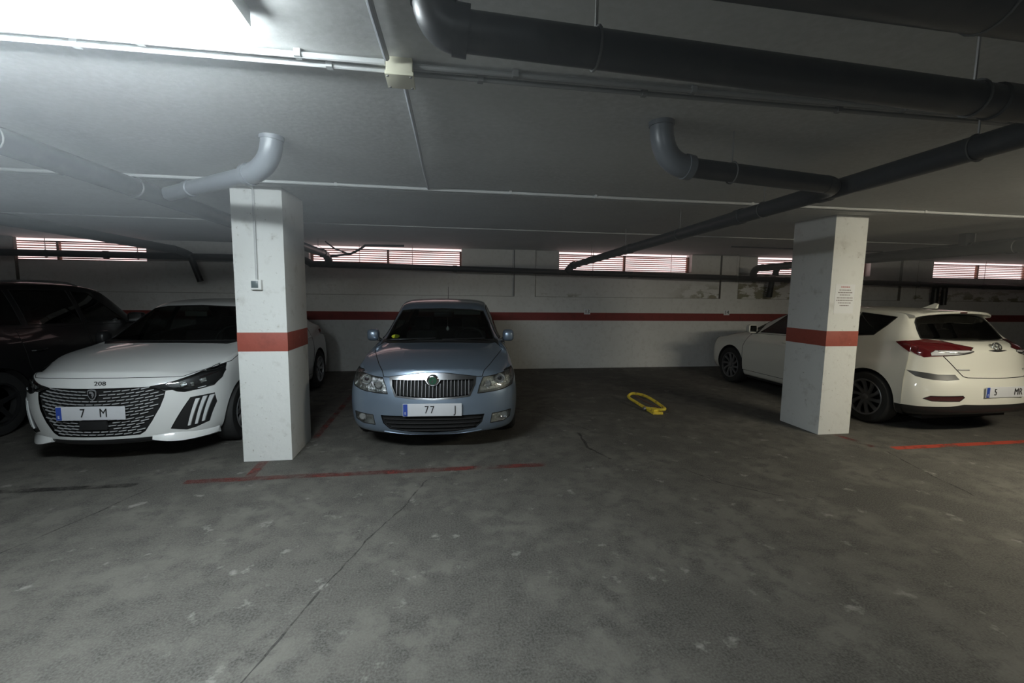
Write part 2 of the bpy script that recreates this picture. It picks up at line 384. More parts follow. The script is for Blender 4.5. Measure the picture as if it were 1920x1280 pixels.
t = pipe_thing('drain_pipe', 'thick dark drain pipe crossing the ceiling overhead from the elbow at top centre', 'pipe')
straight(t, (.04,1.30,2.306), (5.5,1.30,2.142), .051, coll=(.33,.75))
elbow(t, (.05,1.30,2.306), (-.022,1.30,2.308), (-.022,1.295,2.385), .055)
straight(t, (-.022,1.295,2.38), (-.022,1.295,2.525), .055)
for x in (.43, 1.72, 3.4): rod(t, x, 1.30, 2.356-(x-.13)*.030, .052)
t = pipe_thing('drain_pipe', 'black pipe at the very top right edge of the picture, nearest overhead', 'pipe')
straight(t, (.2,.97,2.335), (5.5,.97,2.27), .075, coll=(.4,)); rod(t, 1.3, .97, 2.40, .075)
t = pipe_thing('drain_pipe', 'long dark pipe from top right to the back wall, crossing the third window', 'pipe')
straight(t, (2.50,1.40,2.325), (2.56,8.72,2.185), .058, coll=(.18,.3,.62))
elbow(t, (2.56,8.70,2.185), (2.56,8.9,2.185), (2.56,9.10,2.10), .066)
for y in (1.85,3.3,4.6,6.1,7.6): rod(t, 2.50+.008*(y-1.4), y, 2.383-.019*(y-1.4), .059, 'y')
t = pipe_thing('branch_pipe', 'short grey branch pipe dropping from the ceiling elbow and joining the long dark pipe', 'pipe')
elbow(t, (1.16,2.36,2.525), (1.16,2.36,2.31), (1.33,2.375,2.305), .058, 'pipe2')
straight(t, (1.33,2.375,2.305), (2.30,2.50,2.29), .052)
elbow(t, (2.30,2.50,2.29), (2.42,2.52,2.29), (2.438,2.66,2.29), .050, collar=False); rod(t, 1.62, 2.41, 2.355, .056)
t = pipe_thing('drain_pipe', 'long pipe running to the back wall left of the left pillar, dim in the glare', 'pipe')
straight(t, (-2.17,1.3,2.33), (-2.17,8.72,2.30), .066, 'pipe', coll=(.32,.6))
elbow(t, (-2.17,8.70,2.30), (-2.17,9.08,2.30), (-2.15,9.10,2.12), .066)
for y in (2.6,5.2,7.2,8.4): rod(t, -2.17, y, 2.39, .068, 'y')
t = pipe_thing('branch_pipe', 'pale branch pipe bending down from the ceiling in front of the left pillar top', 'pipe')
elbow(t, (-1.02,3.0,2.525), (-1.02,3.0,2.345), (-1.22,3.16,2.335), .06, 'pipe2')
straight(t, (-1.22,3.16,2.335), (-2.085,3.90,2.335), .052, 'pipe2', coll=(.7,))
t = pipe_thing('drain_pipe', 'pipe running to the back wall over the white car, ending in a down-turned elbow', 'pipe')
straight(t, (-4.62,1.0,2.36), (-4.62,8.70,2.30), .066, coll=(.5,)); elbow(t, (-4.62,8.68,2.30), (-4.62,8.97,2.29), (-4.55,9.0,2.23), .060)
straight(t, (-4.52,9.0,2.20), (-4.38,9.0,1.76), .052)
t = pipe_thing('wall_pipe', 'dark horizontal drain pipe along the back wall just below the louvred windows', 'pipe')
straight(t, (XL,9.12,2.215), (-2.72,9.12,2.212), .060, coll=(.5,)); straight(t, (-2.50,9.12,2.125), (XR,9.12,1.87), .060, coll=(.14,.33,.52,.7))
elbow(t, (-2.74,9.12,2.212), (-2.60,9.12,2.215), (-2.48,9.12,2.125), .060)
for x in (-6.9,-5.45,-3.6): rod(t, x, 9.12, 2.275, .062)
for x in (-1.6,-.6,1.4,3.1,4.85,6.4,9.5,13): rod(t, x, 9.12, 2.187-.0131*(x+2.5), .062)
t = pipe_thing('drain_pipe', 'lower of the two dark pipes running back over the hatchback at right', 'pipe')
straight(t, (6.62,1.6,2.23), (6.62,8.62,2.21), .068, coll=(.4,)); elbow(t, (6.62,8.6,2.21), (6.62,8.9,2.22), (6.80,9.1,2.06), .066)
t = pipe_thing('drain_pipe', 'upper of the two dark pipes running back over the hatchback, with a bracket', 'pipe')
straight(t, (7.32,1.6,2.39), (7.32,8.82,2.29), .058, coll=(.3,.62)); elbow(t, (7.32,8.8,2.29), (7.33,9.10,2.29), (7.34,9.1,2.10), .058)
straight(t, (7.36,9.2,2.08), (7.36,9.28,1.60), .06); rod(t, 7.32, 5.3, 2.40, .06, 'y')
b = NB(); box(b, 7.24, 7.40, 5.35, 5.45, 2.30, ZC, bev=.01); obj('bracket', b, 'pipe', t)
t = pipe_thing('wall_pipe', 'short vertical dark pipe on the back wall above the hatchback roof', 'pipe')
straight(t, (11.84,9.28,1.90), (11.84,9.28,1.46), .07); straight(t, (12.08,9.26,1.90), (12.08,9.26,1.46), .06)
t = pipe_thing('small_pipe', 'thin black pipe bent under the second window beside the left pillar', 'pipe')
b = NB(); tube(b, [(-2.05,8.75,2.25)] + arc_pts((-1.70,8.75,2.30), (-1.55,8.72,2.36), (-1.42,8.7,2.46)) + [(-.72,8.7,2.47)], .021, 8); obj('pipe_run', b, 'pipe', t)
b = NB(); tube(b, [(-2.1,8.6,2.50),(-1.95,8.68,2.38),(-1.75,8.75,2.31)], .014, 8); obj('brace', b, 'pipe', t)

def conduit(label, runs, r, m='conduit', joints=(), group=None, cat='conduit'):
    t = pipe_thing('conduit', label, cat, group)
    for pts in runs:
        b = NB(); tube(b, pts, r, 10); obj('tube_run', b, m, t)
    for j in joints:
        b = NB(); box(b, j[0]-.012, j[0]+.012, j[1]-r*1.5, j[1]+r*1.5, ZC-.03, ZC-.003); obj('clip', b, m, t)
    return t
zc = ZC-.019
def wav(y, x0, x1, a=.006, n=26): return [(x0+(x1-x0)*i/n, y+random.uniform(-a,a), zc) for i in range(n+1)]
conduit('pale electrical conduit along the ceiling beside the strip lamp, lower of the pair', [wav(2.00, XL, -.225, .002)], .011, joints=[(x,2.00) for x in (-1.35,-.45,-3)])
conduit('pale electrical conduit along the ceiling touching the strip lamp, upper of the pair', [wav(1.935, XL, -.225, .002)], .012, joints=[(x,1.935) for x in (-1.1,-.55,-3)])
conduit('shadowed conduit along the ceiling right of the junction box, upper of the pair', [wav(1.95, -.12, XR, .002)], .011, 'conduitshade', joints=[(x,1.95) for x in (.3,1.1,2.2,3.5)])
conduit('shadowed conduit along the ceiling right of the junction box, lower of the pair', [wav(2.015, -.12, XR, .002)], .010, 'conduitshade', joints=[(x,2.015) for x in (.16,.9,1.9,3.2)])
conduit('pale conduit crossing the ceiling above both pillars, nearer of the pair', [wav(4.11, XL, XR, .010)], .013, joints=[(x,4.11) for x in (-3,-.9,.6,1.4,3,5)])
conduit('pale conduit crossing the ceiling above both pillars, farther of the pair', [wav(4.20, XL, XR, .010)], .010, joints=[(x,4.20) for x in (-3,-1,.5,1.5,3.2,5)])
conduit('thin cable line across the ceiling just in front of the back windows', [wav(6.42, XL, XR, .010)], .007)
conduit('grey conduit running back across the ceiling from the junction box', [[(-.165,2.05,zc),(-.15,2.8,zc),(-.14,3.5,zc),(-.125,4.10,zc)]], .010, 'conduitdark')
conduit('grey conduit from the junction box toward the camera, left of the elbow', [[(-.215,1.90,zc),(-.225,1.6,zc),(-.24,.2,zc),(-.24,YB,zc)]], .012, 'conduitdark')
conduit('thin black line on the ceiling left of the right pillar top', [[(5.2,7.6,zc),(8.5,7.7,zc)]], .012, 'pipe')
conduit('vertical conduit down the left pillar to the switch', [[(-1.665,4.22,zc),(-1.665,4.36,zc),(-1.665,4.382,ZC-.04),(-1.667,4.382,1.70)]], .010, 'conduit')
# junction box
t = thing('junction_box', 'cream junction box on the ceiling where the conduits meet', 'box', (-.17,1.98,ZC))
b = NB(); box(b, -.052, .052, -.06, .06, -.058, 0, bev=.005); obj('box_body', b, 'boxcream', t)
b = NB(); box(b, -.056, .056, -.064, .064, -.070, -.055, bev=.004); obj('box_lid', b, 'boxcream', t)
for x, y in ((-.045,.05),(.045,.05),(-.045,-.05),(.045,-.05)): obj('screw', lathe(NB(), [(.005,-.073),(.005,-.068)], 'z', 10, (x,y,0)), 'steel', t)
# switch
t = thing('light_switch', 'small grey light switch on the front of the left pillar', 'switch', (-1.667,4.395,1.655))
b = NB(); box(b, -.045, .045, -.045, 0, -.045, .045, bev=.006); obj('switch_box', b, 'white', t)
b = NB(); box(b, -.036, .022, -.052, -.044, -.028, .034, bev=.004); obj('rocker', b, mat('switch_grey', (.13,.16,.17), .3), t, label='dark grey rocker')

# paper notice: lines of print too small to read
t = thing('paper_notice', 'white paper notice with a red heading taped to the right pillar', 'notice', (4.53,4.5045,1.59))
b = NB(); box(b, -.125, .125, -.001, .0005, -.165, .165); obj('sheet', b, 'paper', t, smooth=False)
rows = [(.135,.055,.17,'redink'),(.10,.075,.165,'greyink'),(.072,.09,.16,'greyink'),(.045,.065,.16,'greyink'),(.012,.10,.16,'greyink'),(-.016,.105,.17,'greyink'),(-.045,.08,.16,'greyink'),(-.075,.055,.16,'greyink')]
for i, (z, hw, _, m) in enumerate(rows):
    b = NB(); x = -hw
    while x < hw:
        w = random.uniform(.012,.03); w = min(w, hw-x+.004)
        box(b, x, x+w, -.0022, -.0008, z-.0045, z+.0045); x += w+.006
    obj('print_line', b, m, t, smooth=False)
# bay numbers on the wall
for x, s, lab in ((3.09,'13','small white bay number plate 13 on the wall stripe, right of the silver-blue car'),(6.40,'14','small white bay number plate 14 on the wall stripe near the hatchback bonnet')):
    t = thing('number_plaque', lab, 'sign', (x, YW-.004, 1.235))
    b = NB(); box(b, -.07, .07, -.003, .0, -.055, .06); obj('plaque_plate', b, 'paper', t, smooth=False)
    obj('numerals', place(text_bm(s, .115), (0,-.0045,.003), rx=PI/2), 'ink', t, smooth=False)

# ------------------------------------------------------------------ lamps
def strip_lamp(x0, x1, y, label, m, w=.085):
    t = thing('strip_lamp', label, 'lamp', ((x0+x1)/2, y, ZC)); h = (x1-x0)/2
    b = NB(); box(b, -h, h, -w, w, -.045, 0, bev=.008); obj('lamp_base', b, 'lampbody', t)
    b = NB(); prof = [(-w*.95,-.045),(-w*.85,-.085),(-w*.45,-.112),(w*.45,-.112),(w*.85,-.085),(w*.95,-.045)]
    st = [(-h+.005,.25),(-h+.03,.8),(-h+.07,1),(h-.07,1),(h-.03,.8),(h-.005,.25)]; R_ = []
    for x, s in st: R_.append([b.verts.new((x, p[0]*(.6+.4*s), -.045+(p[1]+.045)*s)) for p in prof])
    for A, B in zip(R_, R_[1:]):
        for k in range(5): b.faces.new((A[k], A[k+1], B[k+1], B[k]))
        b.faces.new((A[5], A[0], B[0], B[5]))
    b.faces.new(R_[0][::-1]); b.faces.new(R_[-1]); obj('diffuser', b, m, t)
    for s in (-1,1):
        b = NB(); box(b, s*h-.012, s*h+.012, -w-.004, w+.004, -.055, 0, bev=.004); obj('end_cap', b, 'lampbody', t)
    return t
strip_lamp(-2.2, -.64, 1.60, 'glaring strip lamp on the ceiling at top left', 'diffcool', w=.10)
strip_lamp(5.0, 6.5, 1.60, 'strip lamp on the ceiling outside the picture at right', 'diffwarm')
strip_lamp(-2.2, -.7, -4.6, 'unseen fill lamp added on the ceiling behind the camera at left', 'difffill')  # unseen lamp, added to brighten the back wall and room

# ------------------------------------------------------------------ yellow parking barrier
t = thing('parking_barrier', 'folded yellow metal parking barrier lying on the empty bay floor', 'parking barrier', (2.86,5.88,0))
b = NB(); hoop = catmull([(-.09,.42,.10),(-.02,.40,.13),(.08,.18,.13),(.10,-.28,.09),(.07,-.34,.07),(-.02,-.20,.045),(-.07,-.08,.04),(-.10,.14,.06),(-.12,.34,.08)], 5)
tube(b, hoop, .021, 10, closed=True); obj('hoop', b, 'yellow', t)
b = NB(); box(b, -.06, .08, -.33, -.10, 0, .035, bev=.006); box(b, -.04,.06,-.30,-.16,.035,.06, bev=.004); obj('base_plate', b, 'yellow', t)
b = NB(); tube(b, [(-.02,.36,.11),(.04,.15,.07),(.09,-.18,.055)], .012, 8); obj('strut', b, 'rust', t, label='rusty strut')
b = NB(); lathe(b, [(.02,-.05),(.024,-.045),(.024,.045),(.02,.05)], 'x', 14, (-.055,-.11,.03)); obj('lock_barrel', b, 'steel', t)



# ------------------------------------------------------------------ cars
FX = [0,.25,.5,.72,.88,.965,1.0]
def gn(t, n=2.4): t = min(abs(t), 1); return 1-(1-t**n)**.5
def sec_hood(y, bow, wb, zb, zc, p=2.3, crease=0):
    return [(wb*f, y+bow*f*f, zb+(zc-zb)*(1-f**p)) for f in FX]
def sec_edge(y, D, wb, zb, zc, n=2.4, p=2.3, sgn=1):
    return [(wb*f, y+sgn*D*gn(f, n), zb+(zc-zb)*(1-f**p)) for f in FX]
def sec_cab(y, bow, wt, zt, wb, zb, crown=.03, drop=.02, bulge=.02):
    a = [0,.35,.65,.88,1.0]
    pts = [(wt*f, y+bow*f*f, zt-crown*f*f-(drop if f == 1 else 0)) for f in a]
    x4, y4, z4 = pts[4]
    pts.append(((x4+wb)/2+bulge, y+bow*.9, (z4+zb)/2)); pts.append((wb, y+bow*.8 if abs(bow) < .05 else y+bow*.6, zb))
    return pts
def sec_base(y, bow, ww, zw, wb, zb, zc=None):
    a = [0,.35,.65,.88,1.0]; zc = zc or zw+.02
    pts = [(ww*f, y+bow*f*f, zc+(zw-zc)*f*f) for f in a]
    pts.append(((ww+wb)/2, y+bow*1.05, (zw+zb)/2+.006)); pts.append((wb, y+bow, zb)); return pts
def lerp_sec(A, B, t, dz=.0):
    return [tuple(a[i]+(b[i]-a[i])*t + (dz if i == 2 and k < 5 else 0) for i in range(3)) for k, (a, b) in enumerate(zip(A, B))]

def body_mesh(sp):
    """half body from upper sections + lower ring rows, mirrored and subdivided -> dense bmesh (front at y=0, +y rearwards)"""
    secs = sp['secs']; Mn = len(secs); rows = sp['rows']; L = sp['L']; Df, Dr = sp['Df'], sp['Dr']; nf, nr = sp.get('nf', 2.4), sp.get('nr', 2.6)
    bm = NB(); G = [[bm.verts.new(p) for p in s] for s in secs]
    for i in range(Mn-1):
        for k in range(6): bm.faces.new((G[i][k], G[i][k+1], G[i+1][k+1], G[i+1][k]))
    ring = [G[0][k] for k in range(7)] + [G[i][6] for i in range(1, Mn-1)] + [G[-1][k] for k in range(6,-1,-1)]
    ymid = L/2
    prev = ring
    for (zf, yf, zs, w, zr, yr, wfs, wrs) in rows:
        cur = []
        for k in range(7):
            f = FX[k]; t = f**3
            cur.append(bm.verts.new((w*wfs*f, yf + Df*gn(f, nf), zf+(zs-zf)*t)))
        for i in range(1, Mn-1):
            y = secs[i][6][1]; u = (y-Df)/(L-Df-Dr); u = max(0, min(1, u))
            ww = w*(wfs+(1-wfs)*min(1, u/.22)) if u < .22 else (w*(wrs+(1-wrs)*min(1,(1-u)/.22)) if u > .78 else w)
            cur.append(bm.verts.new((ww, y, zs)))
        for k in range(6,-1,-1):
            f = FX[k]; t = f**3
            cur.append(bm.verts.new((w*wrs*f, L - yr - Dr*gn(f, nr), zr+(zs-zr)*t)))
        for a in range(len(cur)-1): bm.faces.new((prev[a], cur[a], cur[a+1], prev[a+1]))
        prev = cur
    cl = bm.edges.layers.float.new('crease_edge')
    def cr(vs, w):
        for p, q_ in zip(vs, vs[1:]):
            e = bm.edges.get((p, q_))
            if e: e[cl] = w
    cf, cs, cw = sp.get('creases', (.55,.45,.6))
    cr(ring[:8], cf); cr(ring[6:-7], cs); cr(ring[-8:], sp.get('crear', cf))
    nb, ne = 3, Mn-3
    cr([G[i][4] for i in range(nb, ne+1)], cw)
    cr(G[nb][:5], .9); cr(G[5][:5], .35); cr(G[ne][:5], .6); cr(G[8][:5], .7)
    geo = bmesh.ops.mirror(bm, geom=bm.verts[:]+bm.edges[:]+bm.faces[:], axis='X', merge_dist=.0008)
    bmesh.ops.remove_doubles(bm, verts=bm.verts, dist=.0008)
    bmesh.ops.recalc_face_normals(bm, faces=bm.faces)
    me = bpy.data.meshes.new('tmp'); bm.to_mesh(me); bm.free()
    o = bpy.data.objects.new('tmp', me); COL.objects.link(o)
    md = o.modifiers.new('s', 'SUBSURF'); md.levels = 3; md.render_levels = 3; md.boundary_smooth = 'PRESERVE_CORNERS'
    bpy.context.view_layer.update()
    ev = bpy.data.meshes.new_from_object(o.evaluated_get(bpy.context.evaluated_depsgraph_get()))
    out = NB(); out.from_mesh(ev)
    bpy.data.objects.remove(o); bpy.data.meshes.remove(me); bpy.data.meshes.remove(ev)
    # outward normals: open bottom, so check against centre
    bmesh.ops.recalc_face_normals(out, faces=out.faces)
    s = sum((f.normal.z) * f.calc_area() for f in out.faces if f.calc_center_median().z > 1.1)
    if s < 0: bmesh.ops.reverse_faces(out, faces=out.faces)
    return out

AX = {'front': (0, 2), 'side': (1, 2), 'top': (0, 1)}
def cut(bm, poly, view, cond):
    """exact cut of the body surface along a polygon seen in one of the car's own elevations; returns the faces inside"""
    a, b = AX[view]; third = 3-a-b
    tris = tessellate_polygon([[Vector((p[0], p[1], 0)) for p in poly]])
    res = set()
    for tr in tris:
        P = [poly[i] for i in tr]
        ar = (P[1][0]-P[0][0])*(P[2][1]-P[0][1]) - (P[2][0]-P[0][0])*(P[1][1]-P[0][1])
        if abs(ar) < 1e-7: continue
        if ar < 0: P = P[::-1]
        lo = (min(p[0] for p in P), min(p[1] for p in P)); hi = (max(p[0] for p in P), max(p[1] for p in P))
        cand = []
        for f in bm.faces:
            c = f.calc_center_median()
            if abs(c[a]-(lo[0]+hi[0])/2) > (hi[0]-lo[0])/2+.12 or abs(c[b]-(lo[1]+hi[1])/2) > (hi[1]-lo[1])/2+.12: continue
            if not cond(c, f.normal): continue
            us = [v.co[a] for v in f.verts]; vs = [v.co[b] for v in f.verts]
            if max(us) < lo[0] or min(us) > hi[0] or max(vs) < lo[1] or min(vs) > hi[1]: continue
            cand.append(f)
        for i in range(3):
            if not cand: break
            p, q = P[i], P[(i+1) % 3]
            d = (q[0]-p[0], q[1]-p[1]); n = [0,0,0]; n[a] = d[1]; n[b] = -d[0]   # outward for CCW
            n = Vector(n).normalized(); co = [0,0,0]; co[a] = p[0]; co[b] = p[1]; co = Vector(co)
            es = {e for f in cand for e in f.edges}; vs = {v for f in cand for v in f.verts}
            r = bmesh.ops.bisect_plane(bm, geom=list(cand)+list(es)+list(vs), dist=2e-5, plane_co=co, plane_no=n)
            fs = [g for g in r['geom'] if isinstance(g, bmesh.types.BMFace)]
            cand = [f for f in fs if (f.calc_center_median()-co).dot(n) < 1e-6]
        res |= set(cand)
    res = {f for f in res if f.is_valid}
    lo = [min(p[i] for p in poly) for i in (0,1)]; hi = [max(p[i] for p in poly) for i in (0,1)]
    for f in bm.faces:
        q = f.calc_center_median()
        if lo[0] <= q[a] <= hi[0] and lo[1] <= q[b] <= hi[1] and f not in res and cond(q, f.normal) and inpoly(q, poly, view): res.add(f)
    return list(res)
def inpoly(c, poly, view):
    a, b = AX[view]; x, y = c[a], c[b]; r = False; n = len(poly)
    for i in range(n):
        (x0, y0), (x1, y1) = poly[i], poly[(i+1) % n]
        if (y0 > y) != (y1 > y) and x < (x1-x0)*(y-y0)/(y1-y0)+x0: r = not r
    return r
def take(bm, faces, keep=False):
    out = NB(); mp = {}
    for f in faces:
        vs = []
        for v in f.verts:
            if v not in mp: mp[v] = out.verts.new(v.co)
            vs.append(mp[v])
        try: out.faces.new(vs)
        except ValueError: pass
    out.normal_update()
    if not keep: bmesh.ops.delete(bm, geom=faces, context='FACES')
    return out
def seam(piece, r=.003, skip=None):
    """thin dark tube along the outline of a panel"""
    be = [e for e in piece.edges if len(e.link_faces) == 1]
    adj = {}
    for e in be:
        for v in e.verts: adj.setdefault(v, []).append(e)
    out = NB(); used = set()
    for e0 in be:
        if e0 in used: continue
        used.add(e0); ch = [e0.verts[0], e0.verts[1]]
        while True:
            nx = [e for e in adj[ch[-1]] if e not in used]
            if not nx: break
            used.add(nx[0]); ch.append(nx[0].other_vert(ch[-1]))
            if ch[-1] is ch[0]: break
        pts = [v.co.copy() for v in ch]
        pts = [pts[0]] + [p for p, q in zip(pts[1:], pts) if (p-q).length > 1e-4]
        if skip: 
            segs = [[]]
            for p in pts:
                if skip(p): 
                    if segs[-1]: segs.append([])
                else: segs[-1].append(p)
        else: segs = [pts]
        for s in segs:
            if len(s) > 1: tube(out, s, r, 5)
    return out
def recess(piece, d, depth, scale=.9):
    """bowl behind an opening: walls going back by depth along d and a floor"""
    b = piece.copy(); cen = sum((v.co for v in b.verts), Vector())/max(1, len(b.verts))
    be = [e for e in b.edges if len(e.link_faces) == 1]
    r = bmesh.ops.extrude_edge_only(b, edges=be)      # duplicated rim stays at the surface
    rim = [v for v in r['geom'] if isinstance(v, bmesh.types.BMVert)]
    rs = set(rim); D = Vector(d)*depth
    for v in b.verts:
        if v not in rs: v.co = cen + (v.co-cen)*scale + D
    return b
def offset(piece, d):
    for v in piece.verts: v.co += Vector(d)
    return piece
def mirx(poly): return [(-p[0], p[1]) for p in poly][::-1]

def wheel(root, x, y, r, side, rimm='alloy', spokes=7, w=.2, tw=0.0, rf=.66):
    """tyre with rim, spokes and hub; side = +1/-1 outward x"""
    b = NB(); s = side; R = r; ri = r*rf
    prof = [(ri, -.5*w), (ri+.01, -.52*w), (R*.93, -.5*w), (R*.985, -.40*w), (R, -.25*w), (R, .25*w), (R*.985, .40*w), (R*.93, .5*w), (ri+.01, .52*w), (ri, .5*w), (ri-.02, .35*w), (ri-.03,-.4*w)]
    lathe(b, prof, 'x', 40, (0,0,0), cap=False); t = obj('wheel', b, 'rubber', root, label='wheel with %s' % ('dark alloy rim' if rimm == 'darkalloy' else 'grey alloy rim')); t.location = (x, y, r)
    b = NB(); lathe(b, [(ri+.004, s*.50*w), (ri-.004, s*.53*w), (ri-.018, s*.50*w), (ri-.022, s*.2*w)], 'x', 40, cap=False); obj('rim_ring', b, rimm, t)
    b = NB(); lathe(b, [(.0, s*.10*w), (ri-.02, s*.10*w)], 'x', 32); obj('brake_void', b, 'void', t)
    me = None
    for k in range(spokes):
        if me is None:
            b = NB(); n = 5; L_ = []
            for i in range(n+1):
                q = i/n; rr = .035 + (ri-.045)*q; wd = .020+.010*abs(q-.5)*2 + (.006 if q > .8 else 0); ax = s*(.40*w + .06*w*q); aa = tw*q
                pts = []
                for (tt, dx) in ((-wd, -.02), (-wd*.7, 0), (wd*.7, 0), (wd, -.02)):
                    y_, z_ = tt, rr; c_, s_ = math.cos(aa), math.sin(aa)
                    pts.append(b.verts.new((ax+s*dx, y_*c_-z_*s_, y_*s_+z_*c_)))
                L_.append(pts)
            for A, B in zip(L_, L_[1:]):
                for j in range(3): b.faces.new((A[j], A[j+1], B[j+1], B[j]))
                b.faces.new((A[3], A[0], B[0], B[3]))
            b.faces.new(L_[0]); b.faces.new(L_[-1][::-1])
            o = obj('spoke', b, rimm, t); me = o.data
        else:
            o = bpy.data.objects.new('spoke', me); COL.objects.link(o); o.parent = t
        o.rotation_euler = (2*PI*k/spokes, 0, 0)
    b = NB(); lathe(b, [(.0, s*.46*w), (.03, s*.46*w), (.042, s*.42*w), (.045, s*.2*w)], 'x', 24); obj('hub_cap', b, rimm, t)
    return t

def seats(root, y0, y1, w=.5, zt=1.18):
    for x, yy in ((-.36, y0), (.36, y0)):
        b = NB(); box(b, x-w/2, x+w/2, yy, yy+.50, .34, .50, bev=.05); obj('seat_cushion', b, 'seat', root)
        b = NB(); box(b, x-.24, x+.24, yy+.44, yy+.58, .45, 1.02, bev=.05); bmesh.ops.rotate(b, cent=(x,yy+.5,.45), matrix=Matrix.Rotation(-.25,3,'X'), verts=b.verts); obj('seat_back', b, 'seat', root)
        b = NB(); box(b, x-.12, x+.12, yy+.60, yy+.70, zt-.17, zt+.02, bev=.035); obj('headrest', b, 'seat', root)
    b = NB(); box(b, -.62, .62, y1, y1+.50, .34, .52, bev=.05); box(b, -.62, .62, y1+.46, y1+.60, .48, 1.0, bev=.05); obj('rear_bench', b, 'seat', root)
    for x in (-.38, .38):
        b = NB(); box(b, x-.12, x+.12, y1+.52, y1+.62, .98, zt-.02, bev=.035); obj('headrest', b, 'seat', root)
def dash(root, y, w, z, side):
    b = NB(); box(b, -w, w, y, y+.42, z-.30, z, bev=.05); obj('dashboard', b, 'seat', root)
    b = NB(); ring = [(side*.36+.185*math.cos(2*PI*k/28), y+.50+.06*math.sin(2*PI*k/28), z-.03+.18*math.sin(2*PI*k/28)) for k in range(28)]
    tube(b, ring, .014, 8, closed=True); box(b, side*.36-.16, side*.36+.16, y+.485, y+.505, z-.06, z-.02); obj('steering_wheel', b, 'blk', root)
def mirror_pair(root, x, y, z, paint, sx=1, rear=False, w=.20, only=None):
    for s in (-1, 1):
        b = NB(); c = Vector((s*x, y, z))
        lo = bmesh.ops.create_uvsphere(b, u_segments=20, v_segments=12, radius=1)
        for v in b.verts:
            q = v.co; e = .62
            v.co = Vector((math.copysign(abs(q.x)**e, q.x)*w*.55, math.copysign(abs(q.y)**.8, q.y)*.085 + (0 if q.y < 0 else -.03*0), math.copysign(abs(q.z)**e, q.z)*.075)) + c + Vector((s*w*.45, 0, .03))
            if v.co.y > c.y+.035: v.co.y = c.y+.035
        o = obj('door_mirror', b, paint, root)
        b = NB(); box(b, c.x-.02 if s > 0 else c.x-.0, c.x+.0 if s > 0 else c.x+.02, c.y-.03, c.y+.03, c.z-.05, c.z+.0)
        tube(b, [(c.x-s*.06, c.y+.02, c.z-.05), (c.x+s*.04, c.y, c.z-.01)], .022, 8); obj('mirror_foot', b, 'blk', o)
        b = NB(); box(b, c.x+s*w*.45-w*.42, c.x+s*w*.45+w*.42, c.y+.034, c.y+.038, c.z-.025, c.z+.085, bev=.0); obj('mirror_glass', b, 'chrome', o)
def number_plate(root, x, y, z, chars, faces=-1, w=.52, h=.11, tilt=0, xs=1.0):
    """faces -1: toward -y; +1: toward +y (mirrored layout)"""
    b = NB(); box(b, -w/2, w/2, -.004, .004, -h/2, h/2, bev=.003); o = obj('number_plate', b, 'plate', root, label='white number plate with blue strip at its left end')
    o.location = (x, y, z); o.rotation_euler = (tilt, 0, PI if faces > 0 else 0)
    b = NB(); box(b, -w/2+.004, -w/2+.044, -.0065, -.003, -h/2+.004, h/2-.004); obj('plate_blue_strip', b, 'plateblue', o, smooth=False)
    obj('plate_letter', place(text_bm('E', .035), (-w/2+.024, -.0075, -h*.25), rx=PI/2), 'plate', o, smooth=False)
    for ch, cx in chars: obj('plate_character', place(text_bm(ch, .105, xs=.8), (cx, -.0075, 0), rx=PI/2), 'ink', o, smooth=False)
    return o
def arches(bm, root, ys, r, zc, dep=.5, hw=.95, car=None):
    for y in ys:
        for s in (-1, 1):
            n = 22; poly = [(y+r*math.cos(PI*k/n), zc+r*math.sin(PI*k/n)) for k in range(n+1)] + [(y-r, 0.0), (y+r, 0.0)]
            fs = cut(bm, poly, 'side', lambda c, nn, s=s: c.x*s > .55)
            p = take(bm, fs); p.free()
            b = NB(); R1, R2 = [], []
            pl = poly
            for i_, (yy, zz) in enumerate(pl[:n+1]):
                th = PI*i_/n; xo = min(hw, abs(car.sx(y+(r+.02)*math.cos(th), max(.24, zc+(r+.02)*math.sin(th)), s))) if car else hw
                R1.append(b.verts.new((s*(xo-.012), yy, zz))); R2.append(b.verts.new((s*dep, yy, zz)))
            for i in range(n): b.faces.new((R1[i], R1[i+1], R2[i+1], R2[i]))
            b.faces.new(R2); obj('wheel_arch_liner', b, 'under', root)
def shell_under(root, L, w, z0=.17, z1=.34, wheels=(), r=.34):
    b = NB(); cuts = sorted([y-r-.01 for y in wheels]+[y+r+.01 for y in wheels]); ys = [.35]+cuts+[L-.35]
    for i in range(0, len(ys), 2):
        ww = .62 if i == 0 or i == len(ys)-2 else w
        box(b, -ww, ww, ys[i], ys[i+1], z0, z1)
    box(b, -.5, .5, .4, L-.4, z0+.01, z1); obj('underbody', b, 'under', root, smooth=False)
OX = lambda lo, hi: (lambda c, n: lo < c.y < hi)
